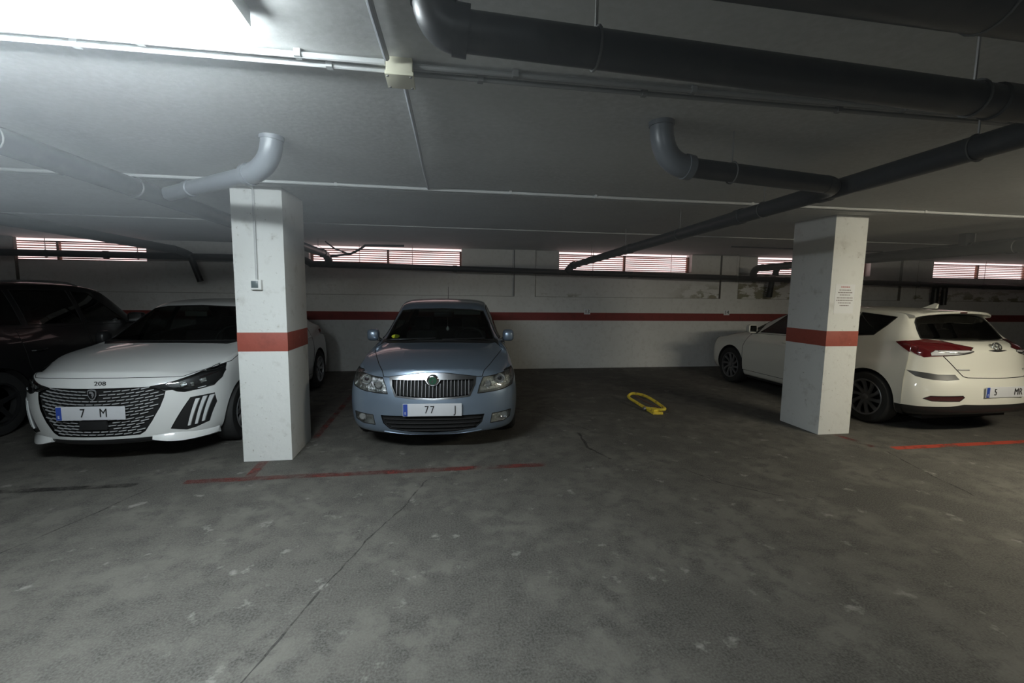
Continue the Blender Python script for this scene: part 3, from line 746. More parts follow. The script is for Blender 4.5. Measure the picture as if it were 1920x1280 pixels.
def interp_specs():
    D = {}
    # silver-blue liftback saloon
    b = sec_base(1.20, .17, .66, .985, .80, .93, 1.0); h = sec_cab(1.98, .07, .565, 1.43, .775, .955, .02)
    r0 = sec_cab(3.35, -.03, .565, 1.44, .775, .975, .02); rb = sec_base(4.16, -.12, .60, 1.04, .76, .985, 1.05)
    D['blue'] = dict(L=4.57, Df=.40, Dr=.36, nf=2.5, secs=[
        sec_edge(.10, .36, .73, .775, .845, 2.5), sec_hood(.30, .28, .775, .835, .905), sec_hood(.72, .16, .795, .89, .965), b, lerp_sec(b, h, .5, .022), h,
        sec_cab(2.35, .0, .575, 1.495, .78, .965, .03), sec_cab(2.8, 0, .575, 1.505, .78, .97, .03), r0, lerp_sec(r0, rb, .5, .02), rb,
        sec_hood(4.36, -.10, .745, .985, 1.045), sec_edge(4.50, .30, .70, .97, 1.03, sgn=-1)],
        rows=[(.70,.045,.80,.868,.90,.04,.93,.93), (.60,.02,.66,.885,.72,.02,.955,.95), (.50,.0,.50,.886,.55,.0,.965,.96), (.36,.0,.34,.876,.36,.0,.965,.96), (.235,.03,.24,.862,.25,.03,.955,.95), (.19,.07,.19,.84,.20,.08,.93,.93), (.185,.30,.185,.70,.19,.3,.9,.9)])
    # white hatchback, front toward camera
    b = sec_base(1.02, .17, .655, .99, .80, .945, 1.01); h = sec_cab(1.80, .07, .555, 1.40, .765, .965, .02)
    r0 = sec_cab(3.25, -.03, .54, 1.38, .75, 1.0, .02); rb = sec_base(3.83, -.12, .585, 1.02, .74, 1.0, 1.03)
    D['white'] = dict(L=4.06, Df=.54, Dr=.34, nf=2.05, secs=[
        sec_edge(.10, .46, .72, .785, .835, 2.05), sec_hood(.28, .34, .765, .865, .905, 3), sec_hood(.64, .20, .79, .915, .965, 3), b, lerp_sec(b, h, .5, .022), h,
        sec_cab(2.15, .0, .555, 1.45, .765, .975, .03), sec_cab(2.7, 0, .55, 1.445, .76, .985, .03), r0, lerp_sec(r0, rb, .5, .02), rb,
        sec_hood(3.92, -.10, .73, .97, 1.0), sec_edge(3.98, .26, .70, .90, .94, sgn=-1)],
        rows=[(.72,.04,.82,.86,.82,.04,.95,.95), (.60,.02,.68,.872,.68,.02,.965,.96), (.50,.0,.50,.872,.52,.0,.97,.97), (.36,.01,.34,.864,.36,.0,.965,.965), (.235,.03,.24,.85,.25,.03,.955,.95), (.19,.07,.19,.83,.20,.08,.93,.93), (.185,.30,.185,.70,.19,.3,.9,.9)])
    # pearl white hatchback seen from behind
    b = sec_base(.98, .17, .66, .98, .80, .93, 1.0); h = sec_cab(1.85, .07, .545, 1.385, .775, .965, .02)
    r0 = sec_cab(3.70, -.06, .575, 1.43, .79, 1.04, .02, .015); rb = sec_base(3.99, -.14, .665, 1.10, .80, 1.06, 1.12)
    D['cream'] = dict(L=4.33, Df=.42, Dr=.46, nf=2.4, nr=2.6, secs=[
        sec_edge(.12, .36, .73, .76, .80), sec_hood(.32, .26, .775, .835, .875), sec_hood(.66, .16, .795, .885, .945), b, lerp_sec(b, h, .5, .022), h,
        sec_cab(2.25, .0, .575, 1.46, .785, .975, .03), sec_cab(3.0, 0, .58, 1.47, .79, .99, .03), r0, lerp_sec(r0, rb, .5, .012), rb,
        sec_hood(4.17, -.22, .775, 1.03, 1.07), sec_edge(4.235, .40, .775, .96, 1.00, sgn=-1)],
        rows=[(.68,.05,.84,.868,.86,.075,.94,.935), (.60,.02,.70,.882,.74,.065,.96,.955), (.50,.0,.52,.884,.64,.01,.97,.975), (.36,.0,.36,.876,.46,.0,.965,.985), (.235,.03,.26,.864,.34,.01,.955,.975), (.19,.07,.20,.84,.27,.07,.93,.93), (.185,.30,.19,.70,.25,.3,.9,.9)])
    # black sport-utility car
    b = sec_base(.95, .17, .70, 1.11, .84, 1.05, 1.13); h = sec_cab(1.58, .07, .62, 1.58, .82, 1.09, .02)
    r0 = sec_cab(3.75, -.05, .60, 1.60, .83, 1.13, .02); rb = sec_base(4.15, -.12, .68, 1.16, .84, 1.12, 1.18)
    D['black'] = dict(L=4.45, Df=.42, Dr=.34, secs=[
        sec_edge(.12, .36, .76, .90, .96), sec_hood(.32, .26, .80, .97, 1.02), sec_hood(.68, .16, .83, 1.02, 1.08), b, lerp_sec(b, h, .5, .022), h,
        sec_cab(2.0, .0, .64, 1.66, .825, 1.10, .03), sec_cab(3.0, 0, .64, 1.665, .83, 1.11, .03), r0, lerp_sec(r0, rb, .5, .02), rb,
        sec_hood(4.25, -.10, .82, 1.06, 1.10), sec_edge(4.33, .26, .78, .98, 1.02, sgn=-1)],
        rows=[(.80,.04,.90,.905,.90,.04,.95,.95), (.66,.02,.72,.918,.72,.02,.965,.96), (.52,.0,.54,.92,.54,.0,.97,.97), (.38,.01,.38,.912,.38,.0,.965,.965), (.28,.03,.29,.90,.29,.03,.955,.95), (.25,.07,.25,.88,.25,.08,.93,.93), (.24,.30,.24,.74,.24,.3,.9,.9)])
    return D
SPEC = interp_specs()
POSE = {'blue': ((-.109, 4.318, 0), -.056, 1.018), 'white': ((-3.048, 4.332, 0), -.035, 1.035)}
a_ = .029; c_, s_ = math.cos(a_), math.sin(a_)
POSE['cream'] = ((6.303 - 4.33*1.019*s_, 4.10 + 4.33*1.019*c_, 0), PI + a_, 1.019)
POSE['black'] = ((-5.62, 9.1, 0), PI, 1.02)


from mathutils.bvhtree import BVHTree
class Car:
    def __init__(s, key, label, paint):
        loc, rz, sc = POSE[key]; s.root = thing('car', label, 'car', loc, rz, scale=sc); s.key = key; s.paint = paint
        s.sp = SPEC[key]; s.bm = body_mesh(s.sp); s.bvh = BVHTree.FromBMesh(s.bm)
    def fy(s, x, z, rear=False):                      # surface y at (x,z) seen from the front / rear
        h = s.bvh.ray_cast(Vector((x, 9 if rear else -3, z)), Vector((0, -1 if rear else 1, 0)))
        return h[0].y if h[0] else (s.sp['L'] if rear else 0)
    def sx(s, y, z, side):
        h = s.bvh.ray_cast(Vector((side*3, y, z)), Vector((-side, 0, 0))); return h[0].x if h[0] else side*.8
    def tz(s, x, y):
        h = s.bvh.ray_cast(Vector((x, y, 4)), Vector((0,0,-1))); return h[0].z if h[0] else 1
    def part(s, name, poly, view, cond, m, seam_r=0, rec=None, off=None, parent=None, label=None, ang=40, sub=None, seamskip=None, pre=None):
        if pre: cut(s.bm, pre[0], pre[1], cond)
        fs = cut(s.bm, poly, view, cond)
        if pre: fs = [f for f in fs if inpoly(f.calc_center_median(), *pre)]
        if not fs: print('EMPTY', s.key, name); return None
        p = take(s.bm, fs)
        if off: offset(p, off)
        sm = seam(p, seam_r, seamskip) if seam_r else None
        rb = recess(p, rec[0], rec[1]) if rec else None
        rl = recess(p, rec[0], rec[1]) if rec else None
        if rl: rl.free()
        o = obj(name, p, m, parent or s.root, mw=1, ang=ang, label=label)
        if sm is not None:
            if len(sm.verts): obj('gap_seal', sm, 'void', o)  # dark tube stands in for shaded panel gaps, gasket round glass
            else: sm.free()
        if rb is not None: obj(rec[2], rb, rec[3], o, mw=1)
        return o
    def done(s): return obj('body', s.bm, s.paint, s.root, mw=1, ang=40)
def both(poly): return [(1, poly), (-1, mirx(poly))]
def sym(right):                                        # right-half outline top->bottom mirrored into a closed outline
    return right + [(-p[0], p[1]) for p in right[::-1] if abs(p[0]) > 1e-6]
def side_windows(c, polys, cond_y=(0, 9), m='glass'):
    for sd in (-1, 1):
        for pl in polys:
            c.part('side_window', pl, 'side', lambda q, n, sd=sd: q.x*sd > .35 and n.x*sd > .25 and q.z > .9, m, seam_r=.006)
def doors(c, polys, names=('front_door','rear_door')):
    for sd in (-1, 1):
        for pl, nm in zip(polys, names):
            o = c.part(nm, pl, 'side', lambda q, n, sd=sd: q.x*sd > .45 and n.x*sd > .2 and q.z < 1.12, c.paint, seam_r=.0035)
            if o:
                xs = [p[0] for p in pl]; y = max(xs)-.18; z = .865; x = c.sx(y, z, sd)
                b = NB(); tube(b, [(x, y-.09, z), (x+sd*.03, y-.075, z), (x+sd*.035, y, z), (x+sd*.03, y+.075, z), (x, y+.09, z)], .011, 8); obj('door_handle', b, c.paint, o)
def curve_on(c, pts, r, m, name, parent=None, lift=.002, n=10, rear=False):
    out = []
    for (x0, z0), (x1, z1) in zip(pts, pts[1:]):
        for i in range(n+1):
            t = i/n; x, z = x0+(x1-x0)*t, z0+(z1-z0)*t
            out.append((x, c.fy(x, z, rear) + (lift if rear else -lift), z))
    out = [p for i, p in enumerate(out) if i == 0 or (Vector(p)-Vector(out[i-1])).length > 1e-4]
    b = NB(); tube(b, out, r, 8); return obj(name, b, m, parent or c.root)

# ---------------------------------------------------------------- silver-blue car
c = Car('blue', 'silver-blue saloon car parked nose out between the two white pillars', 'p_blue'); R_ = c.root
F = lambda lo, hi: (lambda q, n: lo < q.y < hi and n.y < .25)
inner = [(0,.687),(.045,.703),(.075,.743),(.39,.742),(.385,.68),(.343,.597),(.17,.580),(0,.573)]
inner = inner + [(-x, z) for x, z in inner[::-1] if x > 0]
yo = c.fy(0, .65)
g = c.part('grille', inner, 'front', F(-.2, .5), 'void', off=(0,.035,0))
outer = sym([(0,.806),(.11,.804),(.20,.793),(.33,.777),(.417,.765),(.41,.70),(.357,.584),(.18,.565),(0,.555)])
c.part('grille_frame', outer, 'front', F(-.2, .5), 'grchrome', off=(0,-.008,0), label='chrome grille surround')
for i in range(-10, 11):
    x = i*.0345; zt = .74 if abs(x) > .07 else (.70 if abs(x) > .03 else .688); zb = .578+.02*abs(x)/.34 - .004
    if abs(x) > .35: zb = .60
    b = NB(); pts = []
    for k in range(6):
        z = zb+(zt-zb)*k/5; pts.append((x, c.fy(x, z)+.012, z))
    A = []
    for p in pts: A.append([b.verts.new((p[0]+dx, p[1]+dy, p[2])) for dx, dy in ((-.0035,.02),(-.003,0),(.003,0),(.0035,.02))])
    for P_, Q_ in zip(A, A[1:]):
        for j in range(4): b.faces.new((P_[j], P_[(j+1) % 4], Q_[(j+1) % 4], Q_[j]))
    obj('grille_rib', b, 'darkalloy', g, smooth=False)
em = obj('emblem', lathe(NB(), [(.0,-.012),(.038,-.012),(.050,-.008),(.058,0),(.058,.02)], 'y', 28, (0, c.fy(0,.735)-.012, .737)), 'chrome', R_, label='round chrome badge with a green winged mark')
b = NB(); lathe(b, [(0,-.0145),(.036,-.0145),(.038,-.012)], 'y', 24, (0, c.fy(0,.735)-.012, .737)); obj('emblem_disc', b, 'green', em)
b = NB(); y_ = c.fy(0,.735)-.029
for pts in ([(-.020,-.012),(.002,-.020),(.004,.002),(.018,.010),(.004,.016),(-.006,.002)],):
    vs = [b.verts.new((x, y_, .737+z)) for x, z in pts]; f = b.faces.new(vs); bmesh.ops.solidify(b, geom=[f], thickness=.002)
obj('emblem_mark', b, 'chrome', em, smooth=False)
head = [(.800,.800),(.818,.762),(.810,.715),(.785,.655),(.70,.630),(.645,.621),(.525,.612),(.430,.607),(.450,.68),(.485,.755),(.595,.765),(.715,.783)]
for s_, pl in both(head):
    o = c.part('headlight', pl, 'front', F(-.2, .68), 'lens', seam_r=.004, rec=((0,1,0), .06, 'reflector', 'reflector'))
    b = NB(); y0 = c.fy(s_*.655, .73)+.03
    lathe(b, [(.050,0),(.052,-.008),(.045,-.006),(.040,.01),(.0,.012)], 'y', 26, (s_*.655, y0, .725)); obj('projector_ring', b, 'chrome', o)
    b = NB(); lathe(b, [(0,-.004),(.02,-.001),(.034,.006)], 'y', 22, (s_*.655, y0, .725)); obj('projector_lens', b, 'smoked', o)
    b = NB(); lathe(b, [(.036,.0),(.040,-.008),(.03,.0),(.0,.02)], 'y', 22, (s_*.53, c.fy(s_*.53,.68)+.03, .683)); obj('indicator_bowl', b, 'chrome', o)
low = sym([(0,.401),(.25,.403),(.498,.403),(.475,.32),(.415,.264),(.21,.236),(0,.228)])
lg = c.part('lower_grille', low, 'front', F(-.2, .5), 'void', seam_r=.007, off=(0,.03,0))
for z in (.365,.325,.285,.25):
    w_ = .47 if z > .34 else (.45 if z > .31 else (.40 if z > .27 else .28))
    b = NB(); A = []
    for k in range(25):
        x = -w_+2*w_*k/24; y = c.fy(x, z)+.012
        A.append([b.verts.new(p) for p in ((x,y,z-.007),(x,y,z+.007),(x,y+.03,z+.004),(x,y+.03,z-.010))])
    for P_, Q_ in zip(A, A[1:]):
        for j in range(4): b.faces.new((P_[j], P_[(j+1) % 4], Q_[(j+1) % 4], Q_[j]))
    obj('slat', b, 'blk', lg, smooth=False)
for s_, pl in both([(.770,.408),(.574,.398),(.557,.300),(.69,.303),(.760,.335)]):
    o = c.part('fog_lamp', pl, 'front', F(-.2,.5), 'lens', seam_r=.004, rec=((0,1,0), .05, 'reflector', 'reflector'))
    b = NB(); lathe(b, [(.034,0),(.038,-.006),(.03,.0),(.0,.02)], 'y', 22, (s_*.70, c.fy(s_*.70,.36)+.03, .358)); obj('lamp_bowl', b, 'chrome', o)
number_plate(R_, 0, min(c.fy(0,.52), c.fy(0,.41))-.012, .466, [('7',-.055),('7',-.002),('J',.215)], w=.555, h=.122)
curve_on(c, [(-.47,.232),(-.25,.205),(0,.20),(.25,.205),(.47,.232)], .006, 'p_blue', 'lip')
wsb = [(0,1.075),(.35,1.115),(.60,1.20),(.665,1.26)]
hood = [(0,.086),(.20,.092),(.33,.10),(.42,.118),(.475,.135),(.50,.19),(.56,.36),(.65,.68),(.735,1.03),(.74,1.12)] + wsb[::-1][:-1] + [(0,1.075)]
hood_full = hood[:-1] + [(0,1.09)] + [(-x, y) for x, y in hood[::-1][1:-1]]
c.part('bonnet', hood_full, 'top', lambda q, n: q.z > .74 and n.z > .3 and q.y < 1.35, 'p_blue', seam_r=.004)
cowl = [(.74,1.12),(.665,1.26),(.60,1.20),(.35,1.115),(0,1.09)]; cowl2 = [(0,1.185),(.35,1.22),(.64,1.36),(.72,1.38)]
ws = sym([(0,1.368),(.38,1.355),(.535,1.335),(.60,1.19),(.665,1.00),(.40,1.003),(0,1.005)])
c.part('windscreen', ws, 'front', lambda q, n: 1.0 < q.y < 2.1 and n.y < -.2 and n.z > .2, 'glass', seam_r=.008)
fullc = [(.72,1.12)] + [(.66,1.25),(.60,1.195),(.35,1.11),(0,1.085)] + [(-.35,1.11),(-.60,1.195),(-.66,1.25),(-.72,1.12)][0:0]
c.part('scuttle', [(-.71,1.10),(.71,1.10),(.71,1.40),(-.71,1.40)], 'top', lambda q, n: q.z > .9 and q.z < 1.02 and n.z > .3 and abs(q.x) < .72 and q.y > 1.05, 'blk')
side_windows(c, [[(1.50,1.0),(2.47,1.01),(2.50,1.40),(2.20,1.395),(2.02,1.36)],[(2.56,1.015),(3.36,1.035),(3.40,1.37),(3.0,1.405),(2.58,1.405)],[(3.43,1.04),(3.72,1.07),(3.55,1.29),(3.46,1.34)]])
rw = sym([(0,1.375),(.40,1.365),(.50,1.35),(.575,1.10),(0,1.09)])
c.part('rear_window', rw, 'front', lambda q, n: q.y > 3.2 and n.y > .15, 'glass', seam_r=.008)
doors(c, [[(1.33,.30),(2.50,.30),(2.50,.985),(1.42,.955),(1.30,.70)],[(2.53,.30),(3.20,.30),(3.42,.62),(3.44,.99),(2.53,.985)]])
for s_, pl in both([(.62,.72),(.80,.72),(.80,.93),(.60,.93)]):
    c.part('tail_light', pl, 'front', lambda q, n: q.y > 4.1 and n.y > -.2, 'red_lens', seam_r=.004)
arches(c.bm, R_, (.93,3.51), .355, .315, car=c); c.done(); shell_under(R_, 4.57, .80, wheels=(.93,3.51), r=.36)
for y in (.93,3.51):
    for s_ in (-1,1): wheel(R_, s_*.765, y, .318, s_)
seats(R_, 2.05, 2.95, zt=1.20); dash(R_, 1.32, .66, .97, 1)
b = NB(); box(b, -.12, .12, 1.80, 1.82, 1.26, 1.32, bev=.008); obj('inner_mirror', b, 'blk', R_)
b = NB(); box(b, .14, .50, 1.90, 1.92, 1.285, 1.355, bev=.008); obj('sun_visor', b, 'visor', R_, label='pale grey sun visor folded down')
b = NB(); x, z = -.56, 1.035; y = c.fy(x, z)
lathe(b, [(0,0),(.038,0),(.038,.002)], 'y', 16, (0,0,0)); bmesh.ops.transform(b, matrix=Matrix.Translation((x, y+.005, z)) @ Matrix.Rotation(-1.0,4,'X') @ Matrix.Diagonal((1.3,1,1,1)), verts=b.verts); obj('sticker', b, 'stickery', R_, label='yellow inspection sticker behind the glass')
mirror_pair(R_, .79, 1.50, 1.015, 'p_blue', w=.13)
b = NB(); tube(b, [(.0,3.28,1.47),(.0,3.30,1.50),(.0,3.37,1.68)], [.012,.004,.003], 8); obj('antenna', b, 'blk', R_)
for s_ in (-1, 1):
    b = NB(); tube(b, [(s_*.30-.28, 1.20, 1.018),(s_*.30-.05, 1.20, 1.025),(s_*.30+.24, 1.24, 1.03)], .008, 6); obj('wiper', b, 'blk', R_)
mw = Matrix.Translation(POSE['blue'][0]) @ Matrix.Rotation(POSE['blue'][1],4,'Z') @ Matrix.Scale(POSE['blue'][2],4)
p = mw @ Vector((.06, 1.83, 1.10)); t = thing('pendant', 'small pale pendant hanging behind the windscreen of the silver-blue car', 'ornament', p)
b = NB(); tube(b, [(0,0,.17),(0,0,.03)], .003, 6); obj('cord', b, 'greyink', t)
b = NB(); lathe(b, [(0,-.03),(.018,-.02),(.022,0),(.014,.022),(0,.035)], 'z', 14); obj('charm', b, 'paper', t)

# ---------------------------------------------------------------- white hatchback, nose toward the camera
c = Car('white', 'white hatchback parked nose out left of the left pillar, wide sparkling grille', 'p_white'); R_ = c.root
gr_r = [(0,.703),(.20,.703),(.40,.703),(.505,.657),(.497,.60),(.474,.52),(.417,.405),(.36,.315),(.32,.287),(.15,.284),(0,.283)]
g = c.part('grille', sym(gr_r), 'front', F(-.2, .6), 'void', seam_r=.005, off=(0,.03,0))
def inside(x, z):
    x = abs(x); zs = [(.703,.40),(.657,.505),(.60,.497),(.52,.474),(.405,.417),(.315,.36),(.287,.32)]
    if z > .695 or z < .292: return False
    for (z0, x0), (z1, x1) in zip(zs, zs[1:]):
        if z1 <= z <= z0: return x < x0+(x1-x0)*(z0-z)/(z0-z1)-.004
    return False
me = None; row = 0; z = .302
while z < .69:
    x = (0.0 if row % 2 else .033); k = 0
    xs = []
    while x < .52: xs.append(x); x += .066
    for x in xs:
        for s_ in ((1,-1) if x > 0 else (1,)):
            zz = z + .10*(x/.5)**2*.35*(1 if z > .45 else .4)
            L_ = .050; 
            if not (inside(x-L_/2, zz) and inside(x+L_/2, zz)): continue
            if x < .12 and (zz > .615 and x < .06 or .355 < zz < .435): continue
            X = s_*x; y0 = c.fy(X-.02, zz); y1 = c.fy(X+.02, zz); ang = math.atan2(y1-y0, .04)
            if me is None:
                b = NB(); vs = [b.verts.new(p) for p in ((-.5,0,-.0042),(.5,0,-.0042),(.5,0,.0042),(-.5,0,.0042),(-.5,.012,-.002),(.5,.012,-.002),(.5,.012,.002),(-.5,.012,.002))]
                for f in ((0,1,2,3),(4,7,6,5),(0,4,5,1),(3,2,6,7),(0,3,7,4),(1,5,6,2)): b.faces.new([vs[i] for i in f])
                o = obj('grille_bar', b, 'silver', g, smooth=False); me = o.data
            else:
                o = bpy.data.objects.new('grille_bar', me); COL.objects.link(o); o.parent = g
            o.location = (X, c.fy(X, zz)+.008, zz); o.scale = (L_*(1+.25*x/.5), 1, 1); o.rotation_euler = (0, -s_*.22*min(1, x/.35), ang)
    z += .0265; row += 1
head = [(.785,.832),(.812,.775),(.812,.72),(.785,.662),(.72,.647),(.62,.634),(.578,.645),(.547,.663),(.506,.662),(.40,.703),(.485,.716),(.557,.735),(.655,.772),(.705,.802)]
for s_, pl in both(head):
    o = c.part('headlight', pl, 'front', F(-.2, .70), 'lens', seam_r=.004, rec=((0,1,0), .055, 'lamp_bowl', 'blk'))
    for x, z_, w_ in ((.60,.695,.05),(.655,.690,.03),(.715,.715,.055)):
        b = NB(); box(b, -w_/2, w_/2, -.01, .015, -.020, .020, bev=.008)
        place(b, (s_*x, c.fy(s_*x, z_)+.030, z_), rz=s_*.6, ry=-s_*.25); obj('led_unit', b, 'reflector', o)
    curve_on(c, [(s_*.70,.655),(s_*.745,.663)], .004, 'drl', 'light_strip', o, lift=.001, n=4)
claw = [(.66,.580),(.79,.588),(.800,.50),(.752,.327),(.672,.291),(.618,.280),(.522,.312)]
for s_, pl in both(claw):
    o = c.part('bumper_vent', pl, 'front', F(-.2, .6), 'blk', seam_r=.004, off=(0,.012,0), label='black vent with three light claws')
    for (x0, z0), (x1, z1) in (((.702,.560),(.636,.318)), ((.743,.572),(.678,.322)), ((.779,.574),(.719,.338))):
        b = NB(); n = 8; A = []
        for k in range(n+1):
            t = k/n; x = s_*(x0+(x1-x0)*t); z_ = z0+(z1-z0)*t; y = c.fy(x, z_); w_ = .011*(1-.35*t)
            y2 = c.fy(x+s_*.02, z_); sl = (y2-y)/.02
            A.append([b.verts.new(q) for q in ((x-s_*w_, y-sl*w_+.016, z_),(x-s_*w_, y-sl*w_-.004, z_),(x+s_*w_, y+sl*w_-.004, z_),(x+s_*w_, y+sl*w_+.016, z_))])
        for P_, Q_ in zip(A, A[1:]):
            for j in range(4): b.faces.new((P_[j], P_[(j+1) % 4], Q_[(j+1) % 4], Q_[j]))
        b.faces.new(A[0]); b.faces.new(A[-1]); obj('light_claw', b, 'drl', o, smooth=False)
c.part('valance', [(-.46,.16),(.46,.16),(.415,.258),(-.415,.258)], 'front', F(-.2,.45), 'blk')
for s_ in (-1,1):
    b = NB(); A = []
    for k in range(11):
        t = k/10; x = s_*(.40+.38*t); z_ = .262-.02*math.sin(t*PI)-.035*t; y = c.fy(x, .27)-.004-.022*math.sin(min(1,t*1.3)*PI)
        A.append([b.verts.new(q) for q in ((x, y+.03, z_+.05*(.25+.75*math.sin(PI*min(1,.15+t*.8)))),(x, y, z_),(x+.0, y-.006, z_-.03),(x, y+.05, z_-.045))])
    for P_, Q_ in zip(A, A[1:]):
        for j in range(4): b.faces.new((P_[j], P_[(j+1) % 4], Q_[(j+1) % 4], Q_[j]))
    b.faces.new(A[0]); b.faces.new(A[-1]); obj('bumper_fin', b, 'p_white', R_)
number_plate(R_, .0, c.fy(0,.50)-.014, .502, [('7',-.06),('M',.10)], w=.53, h=.118)
b = NB(); box(b, -.105, .105, c.fy(0,.39)-.012, c.fy(0,.39)+.02, .352, .432, bev=.01); obj('radar_panel', b, 'blk', R_)
b = NB(); shp = [(0,.048),(.026,.043),(.036,.03),(.034,-.006),(.022,-.034),(0,-.052),(-.022,-.034),(-.034,-.006),(-.036,.03),(-.026,.043)]
y_ = c.fy(0,.655)-.012
vs = [b.verts.new((x, y_, .655+z_)) for x, z_ in shp]; f = b.faces.new(vs); bmesh.ops.solidify(b, geom=[f], thickness=-.02); em = obj('emblem', b, 'silver', R_, smooth=False, label='chrome shield badge on the grille')
b = NB(); vs = [b.verts.new((x*.78, y_-.003, .655+z_*.78)) for x, z_ in shp]; f = b.faces.new(vs); bmesh.ops.solidify(b, geom=[f], thickness=-.006); e2 = obj('shield_field', b, 'blk', em, smooth=False)
b = NB(); pts = [(-.018,.020),(-.008,.030),(.008,.028),(.018,.016),(.020,-.004),(.010,-.022),(.002,-.030),(.004,-.012),(-.004,-.004),(.004,.004),(-.006,.012),(-.016,.010)]
vs = [b.verts.new((x, y_-.006, .655+z_)) for x, z_ in pts]; f = b.faces.new(vs); bmesh.ops.solidify(b, geom=[f], thickness=-.003); obj('shield_mark', b, 'silver', em, smooth=False)
x, z_ = .045, .742; b = text_bm('208', .05, .002, 1.25); place(b, (x, c.fy(x, z_)-.004, z_), rx=PI/2-.15); obj('badge_letters', b, 'ink', R_, smooth=False)
hood = [(0,.0),(.22,.0),(.45,.05),(.62,.12),(.70,.25),(.77,.42),(.80,.63),(.80,.83),(.775,1.0),(.74,1.08),(.66,1.13),(.60,1.04),(.35,.96),(0,.92)]
hood_full = hood + [(-x, y) for x, y in hood[::-1][1:-1]]
c.part('bonnet', hood_full, 'top', lambda q, n: q.z > .72 and n.z > .12 and q.y < 1.25, 'p_white', seam_r=.003, pre=(sym([(0,1.2),(.9,1.2),(.9,.868),(.806,.848),(.785,.838),(.597,.768),(.30,.783),(0,.788)]), 'front'))
ws = sym([(0,1.365),(.38,1.352),(.53,1.325),(.59,1.18),(.65,1.00),(.40,1.008),(0,1.012)])
c.part('windscreen', ws, 'front', lambda q, n: .85 < q.y < 1.95 and n.y < -.2 and n.z > .2, 'glass', seam_r=.007)
c.part('scuttle', [(-.71,.90),(.71,.90),(.71,1.25),(-.71,1.25)], 'top', lambda q, n: q.z > .93 and q.z < 1.025 and n.z > .3 and abs(q.x) < .70 and q.y > .88, 'blk')
side_windows(c, [[(1.32,1.0),(2.24,1.015),(2.26,1.355),(2.0,1.35),(1.85,1.32)],[(2.34,1.02),(3.02,1.05),(3.16,1.20),(2.98,1.33),(2.36,1.36)]])
c.part('rear_window', sym([(0,1.33),(.40,1.32),(.48,1.30),(.55,1.08),(0,1.07)]), 'front', lambda q, n: q.y > 3.1 and n.y > .15, 'darkglass', seam_r=.008)
doors(c, [[(1.18,.30),(2.27,.30),(2.27,.985),(1.28,.955),(1.16,.70)],[(2.30,.30),(2.98,.30),(3.08,.62),(3.12,1.0),(2.30,.985)]])
for s_, pl in both([(.50,.82),(.80,.82),(.80,.93),(.50,.93)]):
    c.part('tail_light', pl, 'front', lambda q, n: q.y > 3.62 and n.y > -.2, 'red_lens', seam_r=.004)
arches(c.bm, R_, (.83,3.37), .345, .31, car=c); c.done(); shell_under(R_, 4.06, .80, wheels=(.83,3.37), r=.35)
for y in (.83,3.37):
    for s_ in (-1,1): wheel(R_, s_*.755, y, .310, s_, 'alloy', 8)
seats(R_, 1.85, 2.65, zt=1.18); dash(R_, 1.15, .66, .965, 1)
b = NB(); box(b, -.12, .12, 1.60, 1.62, 1.24, 1.30, bev=.008); obj('inner_mirror', b, 'visor', R_)
mirror_pair(R_, .77, 1.34, .985, 'blk', w=.10)

# ---------------------------------------------------------------- pearl-white hatchback seen from behind
c = Car('cream', 'pearl-white hatchback parked nose in beside the right pillar, its tail toward the camera', 'p_cream'); R_ = c.root
B_ = lambda q, n: q.y > 3.55 and n.y > -.1
rwin = sym([(0,1.378),(.30,1.372),(.43,1.352),(.51,1.332),(.55,1.29),(.585,1.20),(.605,1.105),(.30,1.098),(0,1.098)])
c.part('rear_window', rwin, 'front', lambda q, n: q.y > 3.5 and n.y > .12 and n.z > .1, 'darkglass', seam_r=.008)
wl = [(.674,.960),(.637,.992),(.345,1.003),(.300,.990),(.355,.968),(.408,.957),(.672,.926)]
tl = [(.742,1.082),(.582,1.103),(.468,1.093),(.402,1.062),(.271,1.030),(.36,.989),(.408,.957),(.678,.916),(.717,.904),(.742,.928)]
for s_, pl in both(wl): c.part('reversing_light', pl, 'front', B_, 'white_lens', seam_r=.004, label='clear lower section of the tail light')
for s_, pl in both(tl): 
    o = c.part('tail_light', pl, 'front', B_, 'red_lens', off=(0,.004,0))
    curve_on(c, [(s_*.33,.982),(s_*.42,.968),(s_*.50,.975),(s_*.62,.984)], .007, 'chrome', 'light_guide', o, lift=.004, n=5, rear=True)
for sd in (-1,1):
    c.part('tail_light_wing', [(3.73,1.060),(3.82,1.079),(4.06,1.10),(4.06,.90),(4.0,.906),(3.933,.94),(3.867,.979)], 'side', lambda q, n, sd=sd: q.x*sd > .735 and n.x*sd > 0, 'red_lens', off=(sd*.003,.002,0))
for s_, pl in both([(.768,.443),(.726,.477),(.47,.501),(.455,.483),(.497,.44),(.716,.423)]): c.part('rear_reflector', pl, 'front', B_, 'darkred', seam_r=.005)
for s_, pl in both([(.742,.736),(.646,.722),(.511,.730),(.483,.678),(.592,.659),(.695,.660),(.742,.668)]): c.part('bumper_trim', pl, 'front', B_, 'trimgrey', label='dark grey corner trim')
for sd in (-1,1): c.part('bumper_trim', [(3.90,.745),(4.035,.736),(4.12,.72),(4.12,.66),(4.06,.668),(3.99,.685)], 'side', lambda q, n, sd=sd: q.x*sd > .735 and n.x*sd > 0, 'trimgrey')
c.part('valance', [(-.9,.15),(.9,.15),(.9,.335),(.80,.345),(.565,.374),(.448,.403),(-.448,.403),(-.565,.374),(-.80,.345),(-.9,.335)], 'front', lambda q, n: q.y > 3.84 and n.y > -.4, 'blk')
gate = [(.605,1.098),(.62,1.0),(.588,.925),(.502,.798),(.44,.712),(.40,.702),(0,.697)]
